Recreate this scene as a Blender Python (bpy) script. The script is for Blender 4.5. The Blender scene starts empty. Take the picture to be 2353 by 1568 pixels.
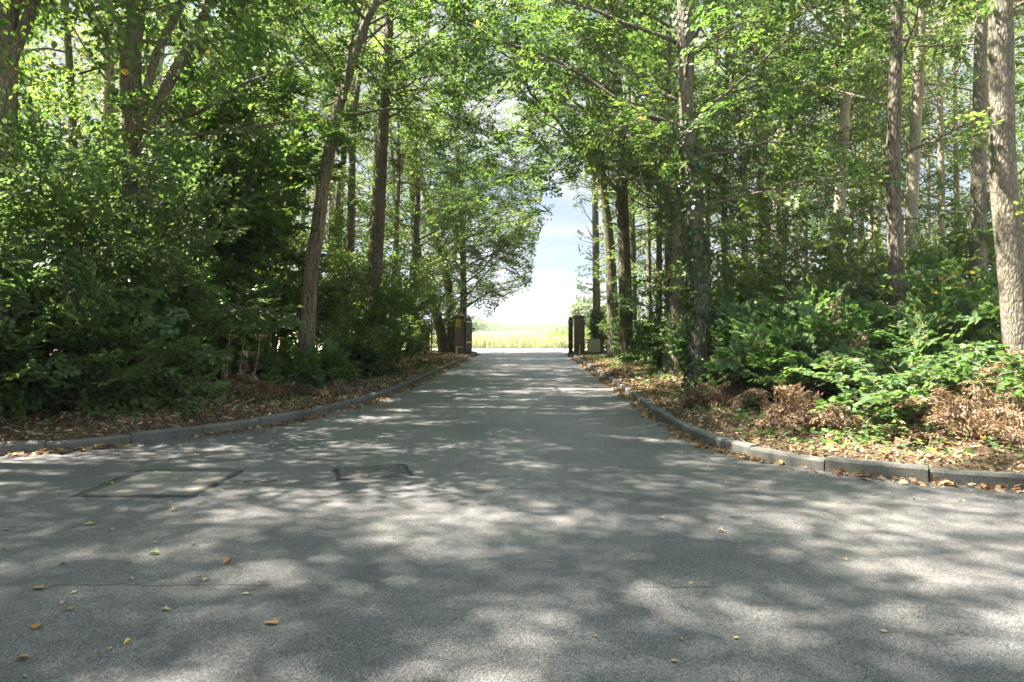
import bpy, math, random
import numpy as np
from mathutils import Vector

C = bpy.context.scene.collection
PI = math.pi
CAM_Z = 1.45
F = 1569.0            # focal length in units of a 2353 px wide picture (24 mm on 36 mm)
CXP, HZP = 1176.0, 757.0

def at(px, Y, py=None):
    """real-world X (and Z) of something seen at px(,py) that stands Y metres ahead"""
    x = (px - CXP) * Y / F
    return x if py is None else (x, CAM_Z + (HZP - py) * Y / F)

# ---------------------------------------------------------------- mesh building
class MB:
    def __init__(s):
        s.v, s.f, s.n = [], [], 0
    def add(s, v, f, mat=0, tint=None, smooth=True):
        v = np.asarray(v, float).reshape(-1, 3); f = np.asarray(f, int)
        if len(v) == 0 or len(f) == 0: return
        if tint is None: tint = np.full(len(f), .5)
        s.v.append(v); s.f.append((f + s.n, np.full(len(f), mat), np.asarray(tint, float), np.full(len(f), smooth)))
        s.n += len(v)
    def build(s, name, mats, parent=None, loc=None):
        me = bpy.data.meshes.new(name)
        if s.n:
            V = np.concatenate(s.v)
            if loc is not None: V = V - np.asarray(loc, float)
            L = np.concatenate([f.ravel() for f, *_ in s.f])
            T = np.concatenate([np.full(len(f), f.shape[1]) for f, *_ in s.f])
            st = np.concatenate([[0], np.cumsum(T)[:-1]])
            me.vertices.add(len(V)); me.vertices.foreach_set('co', V.ravel().astype(np.float32))
            me.loops.add(len(L)); me.loops.foreach_set('vertex_index', L.astype(np.int32))
            me.polygons.add(len(T))
            me.polygons.foreach_set('loop_start', st.astype(np.int32))
            me.polygons.foreach_set('loop_total', T.astype(np.int32))
            me.polygons.foreach_set('material_index', np.concatenate([m for _, m, *_ in s.f]).astype(np.int32))
            me.polygons.foreach_set('use_smooth', np.concatenate([m for *_, m in s.f]).astype(bool))
            a = me.attributes.new('tint', 'FLOAT', 'FACE')
            a.data.foreach_set('value', np.concatenate([t for _, _, t, _ in s.f]).astype(np.float32))
            me.update(calc_edges=True)
        for m in (mats if isinstance(mats, (list, tuple)) else [mats]): me.materials.append(m)
        o = bpy.data.objects.new(name, me); C.objects.link(o)
        if parent is not None: o.parent = parent
        elif loc is not None: o.location = loc
        return o

def tag(o, label=None, cat=None, group=None, kind=None):
    if label: o['label'] = label
    if cat: o['category'] = cat
    if group: o['group'] = group
    if kind: o['kind'] = kind
    return o

def empty(name, loc, label, cat, group=None):
    o = bpy.data.objects.new(name, None); C.objects.link(o); o.location = loc
    o.empty_display_size = .2
    return tag(o, label, cat, group)

def unit(v):
    v = np.asarray(v, float)
    return v / np.maximum(np.linalg.norm(v, axis=-1, keepdims=True), 1e-9)

def catmull(pts, n=8):
    P = np.asarray(pts, float)
    P = np.vstack([2*P[0]-P[1], P, 2*P[-1]-P[-2]])
    out = []
    t = np.linspace(0, 1, n, endpoint=False)[:, None]
    for i in range(1, len(P)-2):
        a, b, c, d = P[i-1], P[i], P[i+1], P[i+2]
        out.append(.5*((2*b) + (c-a)*t + (2*a-5*b+4*c-d)*t*t + (3*b-a-3*c+d)*t**3))
    out.append(P[-2][None])
    return np.vstack(out)

def tube(mb, pts, rad, sides=6, mat=0, rng=None, wob=0., tint=.5, cap=False, flare=0.):
    P = np.asarray(pts, float); n = len(P)
    R = np.broadcast_to(np.asarray(rad, float), (n,))
    T = unit(np.gradient(P, axis=0))
    ref = np.array([1., 0, 0]) if abs(T[0][0]) < .9 else np.array([0, 1., 0])
    U = np.zeros((n, 3)); u = ref
    for i in range(n):
        u = u - T[i]*np.dot(u, T[i]); u = u/np.linalg.norm(u); U[i] = u
    W = np.cross(T, U)
    a = np.linspace(0, 2*PI, sides, endpoint=False)
    rr = np.repeat(R[:, None], sides, 1).copy()
    if wob and rng is not None:
        h = np.linspace(0, 1, n)[:, None]
        for k in (2, 3, 5):
            rr = rr*(1 + wob/k*1.6*np.sin(k*a[None] + rng.random()*6.3 + rng.normal(0, 5)*h))
        if flare:
            z = (P[:, 2]-P[0, 2])[:, None]
            rr = rr*(1 + flare*np.exp(-z/.35)*(1 + .5*np.sin(4*a[None]+rng.random()*6) + .35*np.sin(7*a[None]+rng.random()*6)))
    V = P[:, None] + rr[..., None]*(np.cos(a)[None, :, None]*U[:, None] + np.sin(a)[None, :, None]*W[:, None])
    i = np.arange(n-1)[:, None]*sides; j = np.arange(sides)[None]; k = (j+1) % sides
    Fq = np.stack([i+j, i+k, i+sides+k, i+sides+j], -1).reshape(-1, 4)
    mb.add(V.reshape(-1, 3), Fq, mat, np.full(len(Fq), tint))
    if cap:
        mb.add(V[-1], [list(range(sides))], mat, [tint], smooth=False)
        mb.add(V[0][::-1], [list(range(sides))], mat, [tint], smooth=False)

def box(mb, c, s, rz=0., mat=0, bev=0., tint=.5):
    """box with optional chamfered edges: c centre, s full size"""
    hx, hy, hz = s[0]/2, s[1]/2, s[2]/2
    b = min(bev, hx*.9, hy*.9, hz*.9)
    if b <= 0:
        v = np.array([[x, y, z] for z in (-hz, hz) for y in (-hy, hy) for x in (-hx, hx)])
        f = [[0, 2, 3, 1], [4, 5, 7, 6], [0, 1, 5, 4], [2, 6, 7, 3], [0, 4, 6, 2], [1, 3, 7, 5]]
        f3 = []
    else:
        v = []; idx = {}
        for sx in (-1, 1):
            for sy in (-1, 1):
                for sz in (-1, 1):
                    for ax in range(3):
                        p = np.array([sx*hx, sy*hy, sz*hz]); q = np.array([sx, sy, sz])*b
                        q[ax] = 0; idx[sx, sy, sz, ax] = len(v); v.append(p-q)
        v = np.array(v); f = []; f3 = []
        for ax in range(3):
            o1, o2 = [k for k in range(3) if k != ax]
            for sg in (-1, 1):
                q = []
                for a_, b_ in ((-1, -1), (1, -1), (1, 1), (-1, 1)):
                    k = [0, 0, 0]; k[ax] = sg; k[o1] = a_; k[o2] = b_; q.append(idx[k[0], k[1], k[2], ax])
                f.append(q)
            for a_ in (-1, 1):
                for b_ in (-1, 1):
                    k0 = [0, 0, 0]; k0[ax] = -1; k0[o1] = a_; k0[o2] = b_; k1 = list(k0); k1[ax] = 1
                    f.append([idx[(*k0, o1)], idx[(*k1, o1)], idx[(*k1, o2)], idx[(*k0, o2)]])
        for sx in (-1, 1):
            for sy in (-1, 1):
                for sz in (-1, 1): f3.append([idx[sx, sy, sz, 0], idx[sx, sy, sz, 1], idx[sx, sy, sz, 2]])
    cr, sr = math.cos(rz), math.sin(rz)
    v = v @ np.array([[cr, sr, 0], [-sr, cr, 0], [0, 0, 1]]) + np.asarray(c, float)
    mb.add(v, f, mat, np.full(len(f), tint), smooth=False)
    if f3:
        mb.n -= 0
        mb.add(v, f3, mat, np.full(len(f3), tint), smooth=False)

# ---------------------------------------------------------------- leaves
LEAF = {
 'ovate': (np.array([[0, 0, 0], [-.27, .24, .06], [-.30, .52, .05], [-.14, .82, 0], [0, 1, -.07], [.14, .82, 0], [.30, .52, .05], [.27, .24, .06]]),
           [[0, 4, 3, 2, 1], [0, 7, 6, 5, 4]]),
 'round': (np.array([[0, 0, 0], [-.36, .12, .05], [-.46, .45, .06], [-.24, .8, .01], [0, 1, -.08], [.24, .8, .01], [.46, .45, .06], [.36, .12, .05]]),
           [[0, 4, 3, 2, 1], [0, 7, 6, 5, 4]]),
 'small': (np.array([[0, 0, 0], [-.31, .45, .06], [0, 1, -.05], [.31, .45, .06]]), [[0, 2, 1], [0, 3, 2]]),
 'lobed': (np.array([[0, 0, 0], [-.30, -.06, .03], [-.26, .20, .03], [-.56, .42, .02], [-.25, .52, .04], [-.24, .80, .0], [0, 1.05, -.08],
                     [.24, .80, 0], [.25, .52, .04], [.56, .42, .02], [.26, .20, .03], [.30, -.06, .03], [0, .45, -.02]]),
           [[0, 12, 2, 1], [12, 4, 3, 2], [12, 6, 5, 4], [12, 8, 7, 6], [12, 10, 9, 8], [0, 11, 10, 12]]),
 'strip': (np.array([[-.05, 0, 0], [.05, 0, 0], [.04, .5, .03], [-.04, .5, .03], [0, 1, -.1]]), [[0, 1, 2, 3]]),
 'pinna': (np.array([[0, 0, 0], [-.10, .35, .03], [0, 1, -.12], [.10, .35, .03]]), [[0, 2, 1], [0, 3, 2]]),
 'blade': (np.array([[-.5, 0, 0], [.5, 0, 0], [.38, .55, .10], [-.38, .55, .10], [.05, 1, .32], [-.05, 1, .32]]), [[0, 1, 2, 3], [3, 2, 4, 5]]),
}

def leaves(mb, P, D, N, S, kind, mat=0, tint=None, rng=None, wx=1.):
    P = np.asarray(P, float); n = len(P)
    if n == 0: return
    v, f = LEAF[kind]
    Y = unit(D); Z = unit(N - Y*np.sum(N*Y, 1, keepdims=True)); X = np.cross(Y, Z)
    S = np.broadcast_to(np.asarray(S, float), (n,))
    M = np.stack([X*wx, Y, Z], 2)                      # columns
    V = np.einsum('nij,kj->nki', M, v)*S[:, None, None] + P[:, None]
    k = len(v)
    if tint is None: tint = rng.random(n)
    off = (np.arange(n)*k)
    by = {}
    for q in f: by.setdefault(len(q), []).append(q)
    first = True
    for m, qs in by.items():
        qa = np.array(qs)
        Fq = (off[:, None, None] + qa[None]).reshape(-1, m)
        tt = np.repeat(tint, len(qs))
        if first: mb.add(V.reshape(-1, 3), Fq, mat, tt); first = False
        else:
            mb.f.append((Fq + mb.n - n*k, np.full(len(Fq), mat), tt, np.full(len(Fq), True)))

def spray_template(rng, n_side=9, per=5, spread=.42, ang=48, droop=.12, flat=.30, narrow=False):
    """a flat leafy branchlet of unit length along +X; returns leaf pos, dir, normal, rel. size and twig segments"""
    P, D, N, tw = [], [], [], []
    sag = lambda t: -droop*t*t
    for i in range(n_side):
        t = .12 + .85*(i+.5)/n_side + rng.normal(0, .02); s = 1 if i % 2 else -1
        a = math.radians(ang + rng.normal(0, 9))*s
        L = spread*(1-.55*t)*(.75+.5*rng.random())
        o = np.array([t, rng.normal(0, .02), sag(t)])
        d = unit(np.array([math.cos(a), math.sin(a), rng.normal(0, .22)]))
        tw.append((o, o + d*L))
        for j in range(per):
            u = (j+.6)/per; p = o + d*L*u + np.array([0, 0, -.10*L*u*u])
            b = a + math.radians(rng.choice([-1, 1])*(30+25*rng.random()))*(0.3 if j == per-1 else 1)
            P.append(p + rng.normal(0, .012, 3))
            D.append([math.cos(b), math.sin(b), -.18+rng.normal(0, .2)])
            N.append(np.array([0, 0, 1.]) + rng.normal(0, flat, 3))
    for j in range(5):
        t = .5 + .12*j; b = math.radians(rng.normal(0, 35))
        P.append([t, 0, sag(t)]); D.append([math.cos(b), math.sin(b), -.2]); N.append(np.array([0, 0, 1.]) + rng.normal(0, flat, 3))
    tw.append((np.zeros(3), np.array([.55, 0, sag(.55)]))); tw.append((np.array([.55, 0, sag(.55)]), np.array([1., 0, sag(1.)])))
    return np.array(P), unit(np.array(D)), unit(np.array(N)), .7+.5*rng.random(len(P)), np.array(tw)

_r = np.random.default_rng(7)
SPRAY = [spray_template(_r) for _ in range(6)]
SPRAY_BIG = [spray_template(_r, 6, 4, .5, 50, .16, .34) for _ in range(5)]
SPRAY_FAR = [spray_template(_r, 6, 3, .5, 50, .14, .5) for _ in range(5)]

def put_sprays(mb, rng, pos, dirs, scale, leaf, size, tmpl=SPRAY, mat=0, drop=.12, upj=.35, twigs=None, twr=.004, tint_c=None, carve=True):
    """place branchlets: pos (M,3), dirs (M,3)"""
    pos = np.asarray(pos, float)
    if len(pos) == 0: return
    M = len(pos); X = unit(dirs)
    up = np.array([0, 0, 1.]) + rng.normal(0, upj, (M, 3))
    Z = unit(up - X*np.sum(up*X, 1, keepdims=True)); Y = np.cross(Z, X)
    sc = np.broadcast_to(np.asarray(scale, float), (M,))*(.75+.5*rng.random(M))
    which = rng.integers(0, len(tmpl), M)
    ctint = rng.normal(0, .16, M)
    for w in range(len(tmpl)):
        ix = np.where(which == w)[0]
        if len(ix) == 0: continue
        p, d, nn, s, tw = tmpl[w]
        R = np.stack([X[ix], Y[ix], Z[ix]], 2)
        PP = np.einsum('mij,kj->mki', R, p)*sc[ix][:, None, None] + pos[ix][:, None]
        DD = np.einsum('mij,kj->mki', R, d); NN = np.einsum('mij,kj->mki', R, nn)
        SS = np.broadcast_to(s, (len(ix), len(s)))*size*(.8+.4*rng.random((len(ix), len(s))))
        TT = np.clip(.45 + .22*rng.normal(0, 1, SS.shape) + ctint[ix][:, None], 0, .93)
        TT = np.where(rng.random(SS.shape) < .006, .99, TT)
        PP, DD, NN, SS, TT = PP.reshape(-1, 3), DD.reshape(-1, 3), NN.reshape(-1, 3), SS.ravel(), TT.ravel()
        keep = rng.random(len(PP)) > drop
        if carve: keep &= ~carved(PP)
        leaves(mb, PP[keep], DD[keep], NN[keep], SS[keep], leaf, mat, TT[keep])
        if twigs is not None:
            A = np.einsum('mij,kj->mki', R, tw[:, 0])*sc[ix][:, None, None] + pos[ix][:, None]
            B = np.einsum('mij,kj->mki', R, tw[:, 1])*sc[ix][:, None, None] + pos[ix][:, None]
            A, B = A.reshape(-1, 3), B.reshape(-1, 3)
            if carve:
                k = ~carved(A); A, B = A[k], B[k]
            prisms(mb, A, B, twr, twigs)

def prisms(mb, A, B, r, mat):
    n = len(A)
    if n == 0: return
    T = unit(B-A); ref = np.where(np.abs(T[:, 2:3]) < .9, np.array([[0, 0, 1.]]), np.array([[1., 0, 0]]))
    U = unit(np.cross(T, ref)); W = np.cross(T, U)
    V = []
    for Q, rr in ((A, r), (B, r*.5)):
        for a in (0, 2.094, 4.189):
            V.append(Q + rr*(math.cos(a)*U + math.sin(a)*W))
    V = np.stack(V, 1).reshape(-1, 3)
    f = np.array([[0, 1, 4, 3], [1, 2, 5, 4], [2, 0, 3, 5]])
    Fq = (np.arange(n)[:, None, None]*6 + f[None]).reshape(-1, 4)
    mb.add(V, Fq, mat)

def carved(P):
    """the clear way kept open over the drive and round the gate (lopped branches, passing lorries)"""
    x, y, z = P[:, 0], P[:, 1], P[:, 2]
    cx = -.48 + .0275*y
    a = ((x-cx)/3.5)**2 + (z/np.where(y < 12, 4.6, 5.0))**2 < 1
    near = (y < 34)
    b = (((x-2.62)/1.58)**2 + (z/11.2)**2 < 1) & (y > 27)
    c = (((x-1.2)/2.9)**2 + (z/3.9)**2 < 1) & (y > 31)
    d = ((x-2.3)/np.clip(.045*y+.1, .1, 2))**2 + ((z-3)/(.17*y))**2 < 1
    d &= (y > 14) & (y <= 27)
    e = (x**2 + y**2 + (z-1.45)**2) < 4.5**2
    f = (y > 44.5) & (x > -3.5) & (x < 7)
    return (a & near) | b | c | d | e | f

# ---------------------------------------------------------------- materials
def mat_new(name):
    m = bpy.data.materials.new(name); m.use_nodes = True
    nt = m.node_tree; nt.nodes.clear()
    return m, nt, nt.nodes, nt.links

def ramp(nodes, stops, interp='LINEAR'):
    r = nodes.new('ShaderNodeValToRGB'); r.color_ramp.interpolation = interp
    e = r.color_ramp.elements
    while len(e) < len(stops): e.new(.5)
    for el, (p, c) in zip(e, stops): el.position = p; el.color = (*c, 1)
    return r

def leaf_mat(name, cols, trans, rough=.5, tw=.42, spec=.4):
    m, nt, N, L = mat_new(name)
    at_ = N.new('ShaderNodeAttribute'); at_.attribute_name = 'tint'
    r1 = ramp(N, cols); r2 = ramp(N, trans)
    L.new(at_.outputs['Fac'], r1.inputs[0]); L.new(at_.outputs['Fac'], r2.inputs[0])
    p = N.new('ShaderNodeBsdfPrincipled'); p.inputs['Roughness'].default_value = rough
    p.inputs['Specular IOR Level'].default_value = spec
    t = N.new('ShaderNodeBsdfTranslucent'); mx = N.new('ShaderNodeMixShader'); mx.inputs[0].default_value = tw
    o = N.new('ShaderNodeOutputMaterial')
    L.new(r1.outputs[0], p.inputs['Base Color']); L.new(r2.outputs[0], t.inputs['Color'])
    L.new(p.outputs[0], mx.inputs[1]); L.new(t.outputs[0], mx.inputs[2]); L.new(mx.outputs[0], o.inputs[0])
    return m

YEL = (.50, .34, .05)
M = {}
M['leaf'] = leaf_mat('leaf_green', [(0, (.046, .092, .026)), (.5, (.078, .138, .038)), (.94, (.115, .165, .05)), (.97, YEL)],
                     [(0, (.10, .20, .035)), (.5, (.18, .31, .05)), (.94, (.30, .41, .085)), (.97, (.6, .42, .06))], tw=.44)
M['leaf_light'] = leaf_mat('leaf_light', [(0, (.055, .10, .03)), (.5, (.09, .14, .042)), (.94, (.125, .17, .056)), (.97, YEL)],
                     [(0, (.15, .26, .05)), (.5, (.26, .38, .07)), (.94, (.37, .45, .11)), (.97, (.6, .42, .06))], tw=.46)
M['leaf_dark'] = leaf_mat('leaf_dark', [(0, (.055, .10, .036)), (.5, (.085, .142, .048)), (.94, (.115, .17, .055)), (1, (.13, .185, .055))],
                     [(0, (.14, .24, .06)), (.5, (.22, .34, .08)), (1, (.32, .43, .12))], rough=.45, tw=.46)
M['bramble_leaf'] = leaf_mat('bramble_leaf', [(0, (.05, .10, .035)), (.5, (.085, .145, .05)), (.94, (.13, .18, .065)), (.97, YEL)],
                     [(0, (.10, .22, .03)), (.5, (.18, .32, .07)), (1, (.28, .38, .10))], rough=.6)
M['ivy_leaf'] = leaf_mat('ivy_leaf', [(0, (.022, .045, .018)), (.5, (.04, .075, .025)), (1, (.07, .11, .035))],
                     [(0, (.06, .13, .02)), (1, (.16, .28, .04))], rough=.32, tw=.3)
M['dry_leaf'] = leaf_mat('dry_leaf', [(0, (.08, .056, .037)), (.4, (.175, .12, .076)), (.75, (.26, .185, .118)), (1, (.38, .295, .19))],
                     [(0, (.2, .09, .03)), (1, (.5, .3, .12))], rough=.6, tw=.22, spec=.3)
M['litter'] = leaf_mat('litter', [(0, (.04, .028, .019)), (.4, (.10, .065, .042)), (.75, (.165, .11, .07)), (1, (.28, .205, .135))], [(0, (.15, .08, .03)), (1, (.4, .25, .1))], rough=.7, tw=.15, spec=.25)
M['gutter_leaf'] = leaf_mat('gutter_leaf', [(0, (.10, .062, .034)), (.4, (.23, .145, .075)), (.75, (.33, .225, .12)), (1, (.44, .33, .20))], [(0, (.3, .14, .04)), (1, (.5, .3, .12))], rough=.6, tw=.2, spec=.3)
M['fallen_tan'] = leaf_mat('fallen_tan', [(0, (.27, .17, .09)), (.5, (.39, .27, .15)), (1, (.50, .39, .25))],
                     [(0, (.3, .16, .05)), (1, (.5, .3, .12))], rough=.55, tw=.15)
M['fallen_yellow'] = leaf_mat('fallen_yellow', [(0, (.46, .34, .09)), (1, (.55, .45, .19))], [(0, (.5, .36, .07)), (1, (.5, .36, .07))], tw=.2)
M['fallen_green'] = leaf_mat('fallen_green', [(0, (.16, .24, .05)), (1, (.30, .36, .12))], [(0, (.2, .3, .05)), (1, (.2, .3, .05))], tw=.2)
M['fallen_orange'] = leaf_mat('fallen_orange', [(0, (.35, .12, .03)), (1, (.48, .20, .05))], [(0, (.5, .2, .03)), (1, (.5, .2, .03))], tw=.2)
M['straw'] = leaf_mat('straw', [(0, (.26, .17, .085)), (.5, (.42, .31, .17)), (1, (.56, .45, .28))], [(0, (.4, .28, .12)), (1, (.6, .45, .2))], rough=.6, tw=.25, spec=.3)
M['field_grass'] = leaf_mat('field_grass', [(0, (.26, .36, .18)), (.6, (.38, .46, .28)), (1, (.54, .55, .42))], [(0, (.5, .42, .16)), (1, (.6, .5, .25))], rough=.65, tw=.3, spec=.2)
M['field_green'] = leaf_mat('field_green', [(0, (.17, .25, .07)), (1, (.30, .37, .14))], [(0, (.3, .42, .08)), (1, (.4, .5, .12))], rough=.6, tw=.35, spec=.2)
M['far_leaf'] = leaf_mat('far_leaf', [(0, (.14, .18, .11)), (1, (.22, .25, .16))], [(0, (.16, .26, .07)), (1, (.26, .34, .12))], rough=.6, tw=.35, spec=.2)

def bark_mat(name, dark, light, sx=14., zs=.10, bump=.6, moss=0.):
    m, nt, N, L = mat_new(name)
    tc = N.new('ShaderNodeTexCoord'); mp = N.new('ShaderNodeMapping'); mp.inputs['Scale'].default_value = (sx, sx, sx*zs)
    n1 = N.new('ShaderNodeTexNoise'); n1.inputs['Scale'].default_value = 1.6; n1.inputs['Detail'].default_value = 6; n1.inputs['Roughness'].default_value = .62
    n1.inputs['Distortion'].default_value = .6
    v = N.new('ShaderNodeTexVoronoi'); v.feature = 'DISTANCE_TO_EDGE'; v.inputs['Scale'].default_value = 1.5
    big = N.new('ShaderNodeTexNoise'); big.inputs['Scale'].default_value = 1.7; big.inputs['Detail'].default_value = 4
    L.new(tc.outputs['Object'], mp.inputs[0]); L.new(mp.outputs[0], n1.inputs[0]); L.new(mp.outputs[0], v.inputs[0]); L.new(tc.outputs['Object'], big.inputs[0])
    mu = N.new('ShaderNodeMath'); mu.operation = 'MULTIPLY'; mu.inputs[1].default_value = 1.6; L.new(v.outputs['Distance'], mu.inputs[0])
    ad = N.new('ShaderNodeMath'); ad.operation = 'ADD'; L.new(mu.outputs[0], ad.inputs[0]); L.new(n1.outputs[0], ad.inputs[1])
    r = ramp(N, [(.30, dark), (.62, tuple(.55*a+.45*b for a, b in zip(light, dark))), (.95, light)])
    L.new(ad.outputs[0], r.inputs[0])
    mix = N.new('ShaderNodeMix'); mix.data_type = 'RGBA'; mix.blend_type = 'MULTIPLY'; mix.inputs[0].default_value = .7
    r2 = ramp(N, [(.3, (.55, .58, .5)), (.7, (1.25, 1.2, 1.1))]); L.new(big.outputs[0], r2.inputs[0])
    L.new(r.outputs[0], mix.inputs[6]); L.new(r2.outputs[0], mix.inputs[7])
    p = N.new('ShaderNodeBsdfPrincipled'); p.inputs['Roughness'].default_value = .88; p.inputs['Specular IOR Level'].default_value = .25
    src = mix.outputs[2]
    if moss:
        g = N.new('ShaderNodeMix'); g.data_type = 'RGBA'; g.inputs[7].default_value = (.06, .085, .025, 1)
        mn = N.new('ShaderNodeTexNoise'); mn.inputs['Scale'].default_value = 3.; mn.inputs['Detail'].default_value = 5
        L.new(tc.outputs['Object'], mn.inputs[0]); rr = ramp(N, [(.45, (0, 0, 0)), (.62, (moss,)*3)]); L.new(mn.outputs[0], rr.inputs[0])
        L.new(rr.outputs[0], g.inputs[0]); L.new(src, g.inputs[6]); src = g.outputs[2]
    L.new(src, p.inputs['Base Color'])
    b = N.new('ShaderNodeBump'); b.inputs['Strength'].default_value = bump; b.inputs['Distance'].default_value = .035
    L.new(ad.outputs[0], b.inputs['Height']); L.new(b.outputs[0], p.inputs['Normal'])
    o = N.new('ShaderNodeOutputMaterial'); L.new(p.outputs[0], o.inputs[0])
    return m
M['bark'] = bark_mat('bark_brown', (.045, .039, .031), (.23, .205, .165), 11., .28, 1.)
M['bark_grey'] = bark_mat('bark_grey', (.075, .064, .05), (.27, .24, .19), 13., .36, .9)
M['bark_big'] = bark_mat('bark_big', (.06, .052, .042), (.25, .222, .18), 17., .30, .75)
M['bark_pale'] = bark_mat('bark_pale', (.16, .14, .108), (.42, .37, .29), 9., .5, .4)
M['bark_pine'] = bark_mat('bark_pine', (.055, .043, .035), (.22, .18, .145), 13., .3, .9)
M['bark_moss'] = bark_mat('bark_moss', (.045, .038, .029), (.21, .185, .135), 12., .12, .8, .6)
M['twig'] = bark_mat('twig', (.05, .04, .03), (.13, .10, .07), 20., .2, .2)
M['vine'] = bark_mat('vine', (.13, .10, .07), (.36, .285, .20), 30., .15, .4)

def simple(name, col, rough=.6, metal=0., var=.12, scale=18., bump=.0, spec=.5):
    m, nt, N, L = mat_new(name)
    tc = N.new('ShaderNodeTexCoord'); n = N.new('ShaderNodeTexNoise'); n.inputs['Scale'].default_value = scale; n.inputs['Detail'].default_value = 5
    L.new(tc.outputs['Object'], n.inputs[0])
    r = ramp(N, [(.3, tuple(c*(1-var) for c in col)), (.7, tuple(min(1, c*(1+var)) for c in col))]); L.new(n.outputs[0], r.inputs[0])
    p = N.new('ShaderNodeBsdfPrincipled'); p.inputs['Roughness'].default_value = rough; p.inputs['Metallic'].default_value = metal
    p.inputs['Specular IOR Level'].default_value = spec
    L.new(r.outputs[0], p.inputs['Base Color'])
    if bump:
        b = N.new('ShaderNodeBump'); b.inputs['Strength'].default_value = bump; b.inputs['Distance'].default_value = .01
        L.new(n.outputs[0], b.inputs['Height']); L.new(b.outputs[0], p.inputs['Normal'])
    o = N.new('ShaderNodeOutputMaterial'); L.new(p.outputs[0], o.inputs[0])
    return m
M['black_metal'] = simple('black_metal', (.015, .015, .015), .45, 0, .3, 9.)
M['steel'] = simple('steel', (.022, .023, .025), .8, 0., .25, 4.)
M['steel'].node_tree.nodes['Principled BSDF'].inputs['Specular IOR Level'].default_value = .08
M['cap_stone'] = simple('cap_stone', (.20, .13, .085), .85, 0, .3, 14., .4)
M['sign_yellow'] = simple('sign_yellow', (.72, .58, .03), .45, 0, .05)
M['sign_black'] = simple('sign_black', (.02, .02, .02), .5)
M['white'] = simple('white_paint', (.62, .61, .58), .5, 0, .1)
M['cabinet'] = simple('cabinet_green', (.33, .355, .25), .5, 0, .08, 6.)
M['iron'] = simple('cast_iron', (.085, .078, .066), .85, 0., .35, 30., .3, .3)
M['bitumen'] = simple('bitumen', (.042, .040, .037), .9, 0, .5, 40., .5, .2)
M['verge_pale'] = simple('pale_gravel', (.46, .42, .36), .95, 0, .2, 6., .5)

def brick_mat():
    m, nt, N, L = mat_new('brick')
    tc = N.new('ShaderNodeTexCoord'); sp = N.new('ShaderNodeSeparateXYZ'); L.new(tc.outputs['Object'], sp.inputs[0])
    ad = N.new('ShaderNodeMath'); L.new(sp.outputs[0], ad.inputs[0]); L.new(sp.outputs[1], ad.inputs[1])
    cb = N.new('ShaderNodeCombineXYZ'); L.new(ad.outputs[0], cb.inputs[0]); L.new(sp.outputs[2], cb.inputs[1])
    bt = N.new('ShaderNodeTexBrick'); bt.inputs['Scale'].default_value = 1.
    bt.inputs['Brick Width'].default_value = .225; bt.inputs['Row Height'].default_value = .075; bt.inputs['Mortar Size'].default_value = .009
    bt.inputs['Color1'].default_value = (.16, .082, .05, 1); bt.inputs['Color2'].default_value = (.225, .13, .08, 1); bt.inputs['Mortar'].default_value = (.33, .29, .24, 1)
    L.new(cb.outputs[0], bt.inputs[0])
    p = N.new('ShaderNodeBsdfPrincipled'); p.inputs['Roughness'].default_value = .9
    L.new(bt.outputs[0], p.inputs['Base Color'])
    b = N.new('ShaderNodeBump'); b.inputs['Strength'].default_value = .5; b.inputs['Distance'].default_value = .008; b.invert = True
    L.new(bt.outputs['Fac'], b.inputs['Height']); L.new(b.outputs[0], p.inputs['Normal'])
    o = N.new('ShaderNodeOutputMaterial'); L.new(p.outputs[0], o.inputs[0])
    return m
M['brick'] = brick_mat()

def stone_mat(name, c0, c1, sc=90., bump=.5):
    m, nt, N, L = mat_new(name)
    tc = N.new('ShaderNodeTexCoord')
    n = N.new('ShaderNodeTexNoise'); n.inputs['Scale'].default_value = sc; n.inputs['Detail'].default_value = 4; n.inputs['Roughness'].default_value = .7
    n2 = N.new('ShaderNodeTexNoise'); n2.inputs['Scale'].default_value = 2.2; n2.inputs['Detail'].default_value = 6
    L.new(tc.outputs['Object'], n.inputs[0]); L.new(tc.outputs['Object'], n2.inputs[0])
    r = ramp(N, [(.33, c0), (.68, c1)]); L.new(n.outputs[0], r.inputs[0])
    r2 = ramp(N, [(.35, (.62, .63, .58)), (.65, (1.1, 1.1, 1.08))]); L.new(n2.outputs[0], r2.inputs[0])
    mx = N.new('ShaderNodeMix'); mx.data_type = 'RGBA'; mx.blend_type = 'MULTIPLY'; mx.inputs[0].default_value = .85
    L.new(r.outputs[0], mx.inputs[6]); L.new(r2.outputs[0], mx.inputs[7])
    p = N.new('ShaderNodeBsdfPrincipled'); p.inputs['Roughness'].default_value = .85; p.inputs['Specular IOR Level'].default_value = .35
    L.new(mx.outputs[2], p.inputs['Base Color'])
    b = N.new('ShaderNodeBump'); b.inputs['Strength'].default_value = bump; b.inputs['Distance'].default_value = .006
    L.new(n.outputs[0], b.inputs['Height']); L.new(b.outputs[0], p.inputs['Normal'])
    o = N.new('ShaderNodeOutputMaterial'); L.new(p.outputs[0], o.inputs[0])
    return m
M['kerb'] = stone_mat('kerb_concrete', (.062, .062, .057), (.19, .183, .165), 70., .6)
M['slab'] = stone_mat('slab_concrete', (.14, .125, .11), (.22, .20, .18), 30., .25)

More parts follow.
